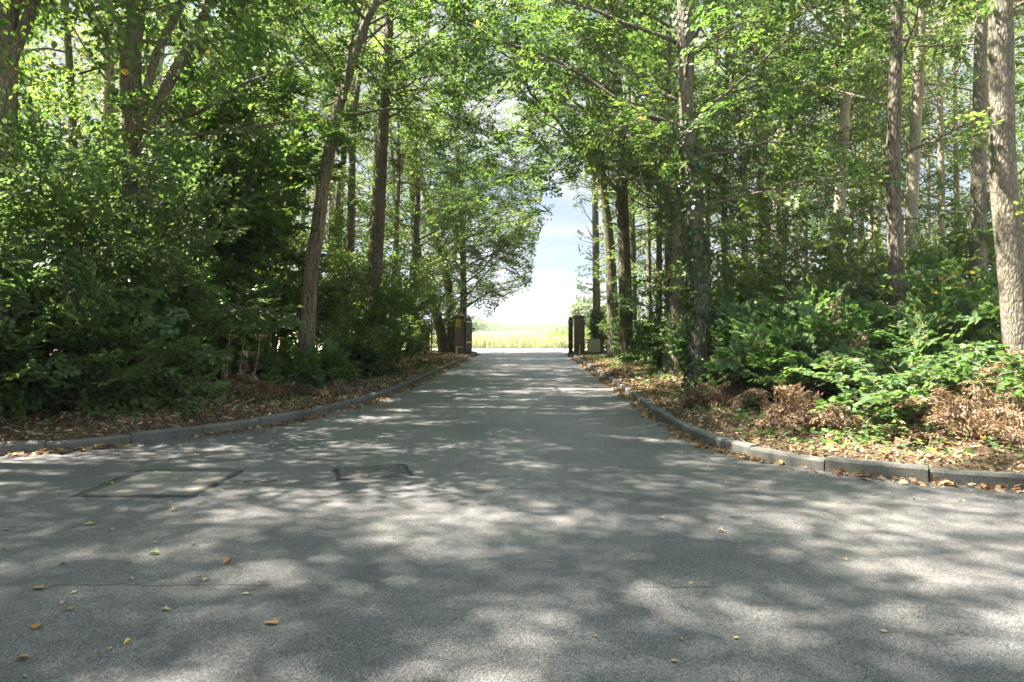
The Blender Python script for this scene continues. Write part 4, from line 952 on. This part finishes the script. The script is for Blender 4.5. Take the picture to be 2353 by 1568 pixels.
# ---------------------------------------------------------------- loose litter (stuff)
def scatter(name, n, K, side, d0, d1, y0, y1, seed, kind, mat, size, upj=.5, lift=.01, gut=False, pw=1., xr=(-14, 14)):
    rng = np.random.default_rng(seed); T = unit(np.gradient(K, axis=0)); Nn = np.stack([-T[:, 1], T[:, 0]], 1)*side
    ok = np.where((K[:, 1] > y0) & (K[:, 1] < y1) & (K[:, 0] > xr[0]) & (K[:, 0] < xr[1]))[0]
    if gut:
        wv = .5+.5*np.sin(np.arange(len(K))*.33+seed)*np.sin(np.arange(len(K))*.11+2*seed); pr = wv[ok]**1.5+.06; i = rng.choice(ok, n, p=pr/pr.sum())
    else: i = rng.choice(ok, n)
    d = d0 + (d1-d0)*rng.random(n)**pw; p = K[i] + Nn[i]*d[:, None] + rng.normal(0, .06, (n, 2))*(0.6 if gut else 1)
    sd = signed(p, K, side)
    if gut:
        k = sd < -.012; p = p[k]; z = .004 + lift + rng.random(len(p))*.03*np.exp(sd[k]/.08)
    else:
        k = sd > .10; p, sd = p[k], sd[k]; z = np.where(sd < .16, .136, verge_h(p[:, 0], p[:, 1], sd, side)+lift + .04*rng.random(len(p)))
    m = len(p); a = rng.random(m)*6.28
    mb = MB(); D = np.stack([np.cos(a), np.sin(a), rng.normal(.0, .28, m)], 1)
    leaves(mb, np.stack([p[:, 0], p[:, 1], z], 1), D, np.array([0, 0, 1.])+rng.normal(0, upj, (m, 3)), size*(.5+rng.random(m)), kind, 0, rng.random(m))
    return tag(mb.build(name, M[mat]), kind='stuff')
scatter('leaf_litter', 34000, KLf, 1, .08, 3.2, 5, 42, 71, 'ovate', 'litter', .042, .8, pw=1.3)
scatter('leaf_litter', 36000, KRf, -1, .08, 3.2, 5, 42, 72, 'ovate', 'litter', .042, .8, pw=1.3)
scatter('gutter_leaves', 2600, KLf, 1, -.22, -.01, 6, 41, 73, 'lobed', 'gutter_leaf', .062, .55, gut=True, pw=.5)
scatter('gutter_leaves', 3200, KRf, -1, -.22, -.01, 5, 41, 74, 'lobed', 'gutter_leaf', .062, .55, gut=True, pw=.5)
scatter('road_crumbs', 2200, KLf, 1, -1.1, -.02, 6, 41, 70, 'small', 'dry_leaf', .022, .3, gut=True, pw=.4)
scatter('road_crumbs', 2600, KRf, -1, -1.5, -.02, 5, 41, 75, 'small', 'dry_leaf', .024, .3, gut=True, pw=.4)
scatter('dry_grass', 11000, KLf, 1, .12, 2.2, 7, 42, 76, 'strip', 'straw', .17, 1.2, lift=.0)
scatter('dry_grass', 11000, KRf, -1, .12, 2.4, 5, 42, 77, 'strip', 'straw', .17, 1.2, lift=.0)
scatter('ground_ivy', 9000, KLf, 1, .35, 3.6, 6, 30, 78, 'lobed', 'ivy_leaf', .06, .5, lift=.05, pw=.6)
scatter('ground_ivy', 11000, KRf, -1, .25, 4.0, 5, 34, 79, 'lobed', 'bramble_leaf', .07, .5, lift=.06, pw=.6)

# countable leaves lying on the asphalt
rngf = np.random.default_rng(17)
def fallen(px, py, s, mat, label, kind='lobed', group=None, curl=.35, rz=None):
    Y = F*CAM_Z/(py-HZP); x = at(px, Y); mb = MB(); v, f = LEAF[kind]
    v = v.copy(); v[:, 1] -= .45; s *= .62; v *= s; v[:, 2] = np.abs(v[:, 0])*curl*2*(rngf.random()+.25) + v[:, 1]**2/s*rngf.uniform(-.5, 1.1)*curl + s*.04*rngf.random(len(v)); v[:, 2] -= v[:, 2].min() - .005
    a = rngf.random()*6.28 if rz is None else rz; c, sn = math.cos(a), math.sin(a); v[:, :2] = v[:, :2] @ np.array([[c, sn], [-sn, c]])
    by = {}
    for q in f: by.setdefault(len(q), []).append(q)
    t = rngf.random()
    for m, qs in by.items(): mb.add(v, qs, 0, [t]*len(qs))
    tube(mb, np.array([[v[0, 0], v[0, 1], v[0, 2]], [v[0, 0]*1.7, v[0, 1]*1.7, .008]]), .0018*s/.1, 4, 0, tint=t)
    v *= 1
    o = mb.build('fallen_leaf', M[mat]); o.location = (x, Y, 0)
    return tag(o, label, 'leaf', group)
FG = 'fallen leaves on the asphalt'
fallen(623, 1433, .105, 'fallen_tan', 'broad pinkish tan leaf lying on a sun patch near the bottom of the drive', curl=.2, rz=1.5)
fallen(82, 1441, .085, 'fallen_orange', 'reddest orange leaf lying on the road at the left', rz=.4)
fallen(52, 1514, .085, 'fallen_tan', 'curled pale leaf at the bottom left corner of the picture', 'ovate', curl=.6, rz=-1.2)
fallen(354, 1273, .095, 'fallen_green', 'pale green leaf on the road between the manhole cover and the seam', 'lobed', rz=1.6)
fallen(56, 1555, .04, 'fallen_green', 'small bright green leaf at the very bottom left', 'ovate', rz=1)
fallen(203, 1205, .10, 'fallen_yellow', 'mustard yellow leaf a little way in front of the concrete-filled manhole cover', rz=2)
fallen(87, 1352, .10, 'fallen_tan', 'flat tan leaf at the left between the mustard leaf and the orange leaf', rz=1.4)
fallen(522, 1295, .10, 'fallen_tan', 'crumpled tan leaf in the shade below the pale green leaf', curl=.7)
fallen(398, 1173, .095, 'fallen_tan', 'upturned tan leaf close in front of the concrete-filled manhole cover', curl=.8)
fallen(1692, 1467, .05, 'fallen_yellow', 'small cream leaf beside the bottom right sun patch', 'ovate', rz=1.5)
fallen(1565, 1469, .05, 'fallen_tan', 'thin curled leaf left of the small cream leaf', 'ovate', curl=.8)
fallen(1368, 1463, .045, 'fallen_orange', 'small brown leaf in the shade at the bottom middle', 'ovate')
fallen(1265, 1291, .055, 'fallen_tan', 'single tan leaf in the middle of the road below the square cover', 'ovate', rz=1.5)
fallen(1588, 1340, .05, 'fallen_yellow', 'narrow yellow-brown leaf right of the large middle sun patch', 'ovate', rz=1.6)
fallen(1455, 1287, .05, 'fallen_tan', 'pale leaf lying in the sun patch right of the middle of the road', 'ovate')
fallen(252, 1113, .10, 'fallen_green', 'pale green-grey leaf on the near edge of the concrete-filled cover', 'lobed', rz=1.5)
fallen(458, 1103, .09, 'fallen_tan', 'tan leaf at the right edge of the concrete-filled cover')
fallen(355, 1247, .06, 'fallen_tan', 'narrow tan leaf just above the pale green leaf', 'ovate', rz=1.5)
fallen(1208, 1148, .05, 'fallen_orange', 'small rusty leaf lying on the seam', 'ovate')
spots = [(445, 1252), (425, 1233), (150, 1297), (268, 1275), (300, 1330), (380, 1325), (378, 1340), (480, 1332), (138, 1386), (168, 1362), (295, 1478), (255, 1490), (382, 1402), (160, 1400),
         (560, 1365), (465, 1240), (320, 1218), (250, 1218), (290, 1172), (455, 1155), (182, 1072), (130, 1130), (70, 1165), (15, 1218), (8, 1262), (335, 1150), (505, 1128), (610, 1160), (560, 1075),
         (90, 1135), (680, 1022), (645, 1028), (590, 1055), (250, 1030), (1130, 1096), (1255, 1040), (1370, 1037), (1285, 1039), (1420, 997), (1600, 1078), (1655, 1222), (1560, 1245), (1550, 1520),
         (1110, 1224), (1190, 1120), (980, 1175), (1890, 1180), (1730, 1125), (1945, 1285), (2030, 1452), (1320, 1025), (1230, 975), (1300, 940), (1190, 892), (1155, 1060), (40, 1108), (360, 1085), (415, 1092), (300, 1098), (480, 1087), (745, 1210), (830, 1190), (1520, 1190)]
for px, py in spots:
    fallen(px+rngf.normal(0, 4), py, rngf.uniform(.035, .075), 'fallen_tan' if rngf.random() < .8 else 'fallen_yellow', 'small dry tan leaf lying on the asphalt among scattered leaves', rngf.choice(['ovate', 'lobed']), FG, rngf.uniform(.2, .7))
mb = MB(); tube(mb, catmull([(-2.55, 6.48, .012), (-2.42, 6.50, .016), (-2.36, 6.47, .012), (-2.25, 6.53, .014)], 4), .006, 5, cap=True)
tag(mb.build('fallen_twig', M['twig']), 'short dark twig lying on the road right of the concrete-filled cover', 'twig')

# ---------------------------------------------------------------- covers in the road
def quad_sheet(mb, pts, z, mat=0): mb.add([(x, y, z) for x, y in pts], [[0, 1, 2, 3]], mat, smooth=False)
def cover(x, y, w, d, rz, label, filled):
    root = empty('manhole_cover', (x, y, 0), label, 'manhole cover'); root.rotation_euler = (0, 0, rz)
    fb = MB(); t = .045
    for cx_, cy_, sx_, sy_ in ((0, -d/2+t/2, w, t), (0, d/2-t/2, w, t), (-w/2+t/2, 0, t, d-2*t-.002), (w/2-t/2, 0, t, d-2*t-.002)):
        box(fb, (cx_, cy_, -.01), (sx_, sy_, .036), 0, 0, .004)
    fb.build('frame', M['iron'], root)
    rg = np.random.default_rng(int(w*100)); rb = MB(); m_ = 14; u = np.linspace(-1, 1, m_, endpoint=False)
    per = np.concatenate([np.c_[u, 0*u-1], np.c_[0*u+1, u], np.c_[-u, 0*u+1], np.c_[0*u-1, -u]]); k = len(per)
    inn = per*np.array([w/2-.02, d/2-.02]); o_ = per*(np.array([w/2+.03, d/2+.03]) + np.abs(rg.normal(0, .022, k))[:, None])
    V_ = np.concatenate([np.c_[inn, np.full(k, .003)], np.c_[o_, np.full(k, .003)]])
    rb.add(V_, [[i, k+i, k+(i+1) % k, (i+1) % k] for i in range(k)], smooth=False); rb.build('bitumen_bedding', M['bitumen'], root)
    lb = MB()
    if filled:
        box(lb, (0, 0, -.012), (w-2*t-.012, d-2*t-.012, .032), 0, 0, .003)
        lb.build('infill', M['slab'], root)
    else:
        box(lb, (0, 0, -.011), (w-2*t-.010, d-2*t-.010, .030), 0, 0, .002)
        for i in range(9):
            for j in range(6):
                box(lb, (-w/2+t+.05+(w-2*t-.1)*i/8, -d/2+t+.045+(d-2*t-.09)*j/5, .0045), (.034, .034, .004), (i+j) % 2*PI/4, 0, .002)
        lb.build('lid', M['iron'], root)
        kb = MB(); box(kb, (-w*.32, -d*.36, .0045), (.05, .014, .006)); box(kb, (w*.32, d*.36, .0045), (.05, .014, .006)); kb.build('key_slot', M['sign_black'], root)
cover(-3.30, 6.5, 1.0, 1.07, 0, 'large square manhole cover with grey concrete infill at the left of the road', True)
cover(-1.42, 6.97, .66, .53, math.radians(17.6), 'small dark cast iron cover turned askew in the middle of the road', False)

# ---------------------------------------------------------------- gateway
def pillar(x, y, g, label, ball):
    root = empty('brick_pillar', (x, y, g), label, 'gate pillar', 'brick gate pillars'); w = .52
    b = MB(); box(b, (0, 0, .99), (w, w, 2.0), 0, 0, .006); b.build('shaft', M['brick'], root)
    c = MB()
    for i, (ww, z0_, z1_) in enumerate(((w+.04, 1.992, 2.05), (w+.12, 2.052, 2.11), (w+.21, 2.112, 2.16))): box(c, (0, 0, (z0_+z1_)/2), (ww, ww, z1_-z0_), 0, 0, .008)
    hw_ = (w+.2)/2-.02; c.add([(-hw_, -hw_, 2.162), (hw_, -hw_, 2.162), (hw_, hw_, 2.162), (-hw_, hw_, 2.162), (0, 0, 2.30)], [[0, 1, 4], [1, 2, 4], [2, 3, 4], [3, 0, 4]], smooth=False)
    cap = c.build('cap', M['cap_stone'], root)
    f = MB()
    if ball:
        t = np.linspace(-PI/2, PI/2, 11); tube(f, np.stack([0*t, 0*t, 2.43+.13*np.sin(t)], 1), .13*np.cos(t)+.002, 16); tube(f, [(0, 0, 2.27), (0, 0, 2.32)], .05, 10)
        f.build('ball_finial', M['kerb'], cap)
    else:
        tube(f, [(0, 0, 2.26), (0, 0, 2.66)], .026, 6, cap=True); tube(f, [(-.16, 0, 2.52), (.16, 0, 2.52)], .026, 6, cap=True)
        for p in ((-.16, 2.52), (.16, 2.52), (0, 2.66)):
            t = np.linspace(-PI/2, PI/2, 7); tube(f, np.stack([p[0]+0*t, 0*t, p[1]+.045*np.sin(t)], 1), .045*np.cos(t)+.002, 8)
        f.build('cross_finial', M['black_metal'], cap)
    return root
PLx, PLy, PRx, PRy = at(1056, 37.5), 37.5, at(1329, 39.5), 39.5
pillar(PLx, PLy, .09, 'brick gate pillar carrying the yellow warning sign', True)
pillar(PRx, PRy, .09, 'brick gate pillar topped by a small iron cross', False)
# warning sign on the left pillar
sg = empty('warning_sign', (at(1052.5, 37.2), PLy-.262, 1.83), 'yellow warning notice with a black triangle on the left pillar', 'sign')
b = MB(); box(b, (0, -.004, 0), (.26, .006, .40), 0, 0, .002); plate = b.build('plate', M['sign_yellow'], sg)
b = MB()
def tri(s, cz, y): return [(-s, y, cz-s*.58), (s, y, cz-s*.58), (0, y, cz+s*1.15)]
b.add(tri(.095, .075, -.0090), [[0, 1, 2]], smooth=False); b.build('warning_triangle', M['sign_black'], plate)
b = MB(); b.add(tri(.066, .071, -.0110), [[0, 1, 2]], smooth=False); b.build('triangle_face', M['sign_yellow'], plate)
b = MB(); box(b, (0, -.0125, .078), (.014, .002, .05)); box(b, (0, -.0125, .042), (.014, .002, .014)); b.build('exclamation_mark', M['sign_black'], plate)
b = MB()
for k, ww in enumerate((.18, .20, .15, .19)): box(b, (0, -.009, -.045-.034*k), (ww, .002, .013))
b.build('lettering', M['sign_black'], plate)

def gate_leaf(ax, ay, bx, by, z, h, label, name='steel_gate', panel=True, wheel=True):
    """gate leaf standing from (ax,ay) to (bx,by)"""
    L = math.hypot(bx-ax, by-ay); a = math.atan2(by-ay, bx-ax)
    root = empty(name, (ax, ay, z), label, 'gate'); root.rotation_euler = (0, 0, a)
    f = MB(); s = .06
    for x in (s/2, L-s/2): box(f, (x, 0, h/2), (s, s, h), 0, 0, .004)
    for zz in (.06, h*.36, h-.10): box(f, (L/2, 0, zz), (L-2*s-.002, s*.8, s), 0, 0, .004)
    fr_ = f.build('frame', M['black_metal'], root)
    n = int(L/.11); q = MB()
    for i in range(n):
        x = s+.06 + (L-2*s-.12)*i/max(1, n-1); tube(q, [(x, 0, .09), (x, 0, h+.06)], .009, 6); tube(q, [(x, 0, h+.05), (x, 0, h+.13)], [.016, .002], 6)
    q.build('bars', M['black_metal'], root)
    if panel:
        p = MB(); box(p, (L/2, -.004, h*.5), (L-2*s-.01, .008, h-.30)); p.build('sheet_panel', M['steel'], root)
    if wheel:
        w_ = MB(); t = np.linspace(0, 2*PI, 17)[:-1]; tube(w_, [(L-.10, -.055, -.0), (L-.10, -.020, -.0)], .055, 14, cap=True); 
        bb = MB(); box(bb, (L-.10, -.01, .07), (.05, .012, .12)); br = bb.build('wheel_bracket', M['white'], root); w_.build('wheel', M['black_metal'], br)
    lk = MB(); box(lk, (L-.16, .0, h*.5), (.10, .075, .16), 0, 0, .006); lk.build('lock_box', M['black_metal'], fr_)
gate_leaf(-2.50, 37.1, -2.36, 39.9, .06, 1.95, 'black steel gate leaf folded back beside the pillar with the yellow sign', wheel=True)
gate_leaf(3.48, 39.3, 3.06, 36.7, .06, 1.98, 'black steel gate leaf swung open in front of the cross-topped pillar')
gate_leaf(at(987, 38.4), 38.2, at(954, 35.4), 35.4, .11, 1.85, 'open pedestrian gate of dark vertical boards carrying a small white notice', name='side_gate', wheel=False)
nb = MB(); nx, ny = at(982, 37.3), 37.3; box(nb, (0, -.03, 0), (.17, .006, .26), .3); o = nb.build('notice', M['white']); o.location = (nx, ny-.05, 1.68); tag(o, 'small white notice fixed to the open side gate', 'notice')

def railing(x0, y0, x1, y1, z, h, label):
    L = math.hypot(x1-x0, y1-y0); a = math.atan2(y1-y0, x1-x0); root = empty('railing', (x0, y0, z), label, 'railing', 'black railings at the gate'); root.rotation_euler = (0, 0, a)
    for k, x in enumerate((.03, L-.03)): b = MB(); box(b, (x, 0, h/2+.02), (.06, .06, h+.08), 0, 0, .004); b.build('post', M['black_metal'], root)
    for zz in (.16, h-.12): b = MB(); box(b, (L/2, 0, zz), (L-.13, .014, .045)); b.build('rail', M['black_metal'], root)
    b = MB(); n = int(L/.12)
    for i in range(n):
        x = .12+(L-.24)*i/max(1, n-1); tube(b, [(x, .0, .06), (x, .0, h)], .008, 6); tube(b, [(x, .0, h), (x, .0, h+.1)], [.014, .001], 6)
    b.build('bars', M['black_metal'], root)
railing(at(990, 38.3), 38.3, PLx-.30, 37.7, .1, 1.85, 'run of black railings between the side gate and the pillar with the sign')
railing(PRx+.30, 39.6, at(1440, 40.2), 40.2, .1, 1.85, 'black railings behind the green cabinet')
# posts
for px, Y, lab, arm in ((1048.5, 33.2, 'short pale post with a side arm in front of the pillar with the sign', True), (1331.5, 36.6, 'short plain pale post in front of the cross-topped pillar', False)):
    x = at(px, Y); g = .11; root = empty('marker_post', (x, Y, g), lab, 'post')
    b = MB(); box(b, (0, 0, .27), (.055, .05, .56), 0, 0, .008); b.build('post', M['white'], root)
    if arm: b = MB(); box(b, (.19, 0, .51), (.30, .03, .035), 0, 0, .004); b.build('arm', M['white'], root)
# cabinet
cx_, cy_ = at(1364, 37.6), 37.6; root = empty('utility_cabinet', (cx_, cy_, .11), 'olive green utility cabinet on a dark plinth beside the right railings', 'cabinet')
b = MB(); box(b, (0, 0, .05), (.62, .34, .12), 0, 0, .004); b.build('plinth', M['sign_black'], root)
b = MB(); box(b, (0, 0, .47), (.66, .40, .72), 0, 0, .012); b.build('body', M['cabinet'], root)
for x in (-.157, .157):
    b = MB(); box(b, (x, -.206, .47), (.305, .012, .64), 0, 0, .004); dr_ = b.build('door', M['cabinet'], root)
b = MB(); box(b, (0, 0, .846), (.70, .44, .03), 0, 0, .008); b.build('lid', M['cabinet'], root)
b = MB(); box(b, (.03, -.222, .48), (.02, .018, .09), 0, 0, .003); b.build('handle', M['black_metal'], dr_)

# ---------------------------------------------------------------- field beyond the lane
def field(name, n, x0, x1, y0, y1, h0, h1, w, mat, seed, pw=1., hump=None):
    rng = np.random.default_rng(seed); x = x0+(x1-x0)*rng.random(n); y = y0+(y1-y0)*rng.random(n)**pw
    h = h0+(h1-h0)*rng.random(n)
    if hump is not None: h = h*hump(x, y)
    k = h > .15; x, y, h = x[k], y[k], h[k]; m = len(x)
    a = rng.random(m)*6.28; D = np.stack([.28*np.cos(a), .28*np.sin(a), np.ones(m)], 1); N_2 = np.stack([np.sin(a), -np.cos(a), np.full(m, .2)], 1)
    mb = MB(); leaves(mb, np.stack([x, y, np.full(m, -.03)], 1), D, N_2, h, 'blade', 0, rng.random(m), wx=w)
    return tag(mb.build(name, M[mat]), kind='stuff')
field('tall_grass', 24000, -14, 18, 53.3, 64, .5, 1.3, .05, 'field_grass', 81, 1.3)
field('tall_grass', 12000, -40, 50, 64, 200, .8, 1.3, .14, 'field_grass', 82, 1.6)
field('green_weeds', 16000, -1, 14, 56, 64, .8, 1.75, .06, 'field_green', 83, 1., lambda x, y: np.clip((x+.5)/5.5, 0, 1)**.6*1.08*(.75+.25*np.sin(x*2.1+y))+.02)
rt = np.random.default_rng(5)
def far_tree(x, y, h, r, seed, label):
    rng = np.random.default_rng(seed); root = empty('far_tree', (x, y, 0), label, 'tree', 'trees on the skyline beyond the field')
    b = MB(); tube(b, [(0, 0, -.1), (.1, 0, h*.3), (0, .1, h*.7)], [.35, .28, .1], 8)
    for i in range(6): tube(b, limb(rng, (0, 0, h*(.25+.07*i)), i*1.1, .7, r*.8, 5), np.linspace(.14, .04, 6), 5)
    b.build('trunk', M['bark'], root)
    n = 1600; u = unit(rng.normal(0, 1, (n, 3))); rr = (.55+.45*rng.random(n)**.5)*(1+.22*np.sin(u[:, 0]*4+seed)*np.cos(u[:, 1]*5+u[:, 2]*3))
    P = u*rr[:, None]*np.array([r, r, h*.45]) + np.array([0, 0, h*.56])
    c = MB(); leaves(c, P, rng.normal(0, 1, (n, 3)), u+rng.normal(0, .5, (n, 3)), .6*(.6+.8*rng.random(n)), 'round', 0, rng=rng); c.build('crown', M['far_leaf'], root)
for i, (px, Y, h, r, lab) in enumerate([(1088, 300, 5.2, 6., 'leftmost skyline tree, beside the pillar with the sign'), (1112, 400, 4.6, 8., 'rounded skyline tree left of the hedge dip'), (1136, 420, 5.3, 9., 'tallest rounded skyline tree in the field view'), (1160, 450, 4.0, 9., 'low skyline tree right of the rounded pair'),
        (1190, 460, 3.2, 10., 'faint low skyline tree in the middle of the gap'), (1215, 440, 3.9, 9., 'skyline tree just left of the tall green weeds'), (1245, 420, 4.4, 9., 'skyline tree behind the tall green weeds'), (1280, 400, 4.8, 9., 'skyline tree left of the cross-topped pillar'), (1350, 120, 5.2, 3., 'hazy tree showing right of the cross-topped pillar')]):
    far_tree(at(px, Y), Y, h*1.3, r, 600+i, lab)

# the air: faint summer haze
hm = bpy.data.materials.new('haze'); hm.use_nodes = True; hm.node_tree.nodes.clear()
pv = hm.node_tree.nodes.new('ShaderNodeVolumePrincipled'); pv.inputs['Density'].default_value = .0004; pv.inputs['Color'].default_value = (.93, .96, 1, 1)
ho = hm.node_tree.nodes.new('ShaderNodeOutputMaterial'); hm.node_tree.links.new(pv.outputs[0], ho.inputs['Volume'])
hb = MB(); box(hb, (0, 260, 12), (900, 660, 28)); tag(hb.build('haze', hm), kind='stuff')

# ---------------------------------------------------------------- light, sky, camera
SUN_AZ = math.radians(180-10)        # direction to the sun measured from +X: left, slightly behind the viewer
SUN_AZ = math.radians(172)
SUN_EL = math.radians(55)
sd = Vector((math.cos(SUN_EL)*math.cos(SUN_AZ), math.cos(SUN_EL)*math.sin(SUN_AZ), math.sin(SUN_EL)))
sl = bpy.data.lights.new('sun', 'SUN'); sl.energy = 5.0; sl.angle = math.radians(.53); sl.color = (1, .93, .82)
so = bpy.data.objects.new('sun', sl); C.objects.link(so); so.rotation_euler = sd.to_track_quat('Z', 'Y').to_euler()

w = bpy.data.worlds.new('World'); bpy.context.scene.world = w; w.use_nodes = True
nt = w.node_tree; N = nt.nodes; Lk = nt.links; N.clear()
sky = N.new('ShaderNodeTexSky'); sky.sky_type = 'NISHITA'; sky.sun_disc = False; sky.sun_elevation = SUN_EL
sky.sun_rotation = math.atan2(sd.x, sd.y); sky.air_density = 1.; sky.dust_density = .15; sky.ozone_density = 2.5
tc = N.new('ShaderNodeTexCoord'); sp = N.new('ShaderNodeSeparateXYZ'); Lk.new(tc.outputs['Generated'], sp.inputs[0])
mz = N.new('ShaderNodeMath'); mz.operation = 'MAXIMUM'; mz.inputs[1].default_value = .0; Lk.new(sp.outputs[2], mz.inputs[0])
ad = N.new('ShaderNodeMath'); ad.operation = 'ADD'; ad.inputs[1].default_value = .22; Lk.new(mz.outputs[0], ad.inputs[0])
dv = N.new('ShaderNodeVectorMath'); dv.operation = 'DIVIDE'; cb = N.new('ShaderNodeCombineXYZ')
for k in range(3): Lk.new(ad.outputs[0], cb.inputs[k])
Lk.new(tc.outputs['Generated'], dv.inputs[0]); Lk.new(cb.outputs[0], dv.inputs[1])
cn = N.new('ShaderNodeTexNoise'); cn.inputs['Scale'].default_value = 1.5; cn.inputs['Detail'].default_value = 7; cn.inputs['Roughness'].default_value = .55; cn.inputs['Distortion'].default_value = .3
mp = N.new('ShaderNodeMapping'); mp.inputs['Location'].default_value = (1.7, .4, 0); Lk.new(dv.outputs[0], mp.inputs[0]); Lk.new(mp.outputs[0], cn.inputs[0])
rp = ramp(N, [(.44, (0, 0, 0)), (.60, (1, 1, 1))]); Lk.new(cn.outputs[0], rp.inputs[0])
mx = N.new('ShaderNodeMix'); mx.data_type = 'RGBA'; cr_ = ramp(N, [(.42, (.50, .512, .535)), (.68, (1, 1, 1))]); Lk.new(mz.outputs[0], cr_.inputs[0])
sc3 = N.new('ShaderNodeVectorMath'); sc3.operation = 'SCALE'; sc3.inputs['Scale'].default_value = 2.25; Lk.new(cr_.outputs[0], sc3.inputs[0]); Lk.new(sc3.outputs[0], mx.inputs[7])
cl = N.new('ShaderNodeMix'); cl.data_type = 'RGBA'; cl.blend_type = 'DARKEN'; cl.inputs[0].default_value = 1; el_ = ramp(N, [(.42, (.33, .42, .55)), (.68, (1, 1, 1))]); Lk.new(mz.outputs[0], el_.inputs[0])
sc2 = N.new('ShaderNodeVectorMath'); sc2.operation = 'SCALE'; sc2.inputs['Scale'].default_value = 2.05; Lk.new(el_.outputs[0], sc2.inputs[0]); Lk.new(sc2.outputs[0], cl.inputs[7])
Lk.new(sky.outputs[0], cl.inputs[6])
Lk.new(rp.outputs[0], mx.inputs[0]); Lk.new(cl.outputs[2], mx.inputs[6])
bg = N.new('ShaderNodeBackground'); bg.inputs['Strength'].default_value = .115; Lk.new(mx.outputs[2], bg.inputs[0])
wo = N.new('ShaderNodeOutputWorld'); Lk.new(bg.outputs[0], wo.inputs[0])

cd = bpy.data.cameras.new('camera'); cd.sensor_width = 36; cd.lens = 24; cd.clip_end = 3000; cd.shift_y = -11/1024
cam = bpy.data.objects.new('camera', cd); C.objects.link(cam); cam.location = (0, 0, CAM_Z); cam.rotation_euler = (PI/2, 0, 0)
sc = bpy.context.scene; sc.camera = cam
sc.view_settings.view_transform = 'Standard'; sc.view_settings.look = 'None'; sc.view_settings.gamma = 1; sc.view_settings.exposure = 3.0
sc.cycles.max_bounces = 7; sc.cycles.diffuse_bounces = 4; sc.cycles.glossy_bounces = 2; sc.cycles.transmission_bounces = 5; sc.cycles.transparent_max_bounces = 4
sc.cycles.caustics_reflective = False; sc.cycles.caustics_refractive = False; sc.cycles.sample_clamp_indirect = 6
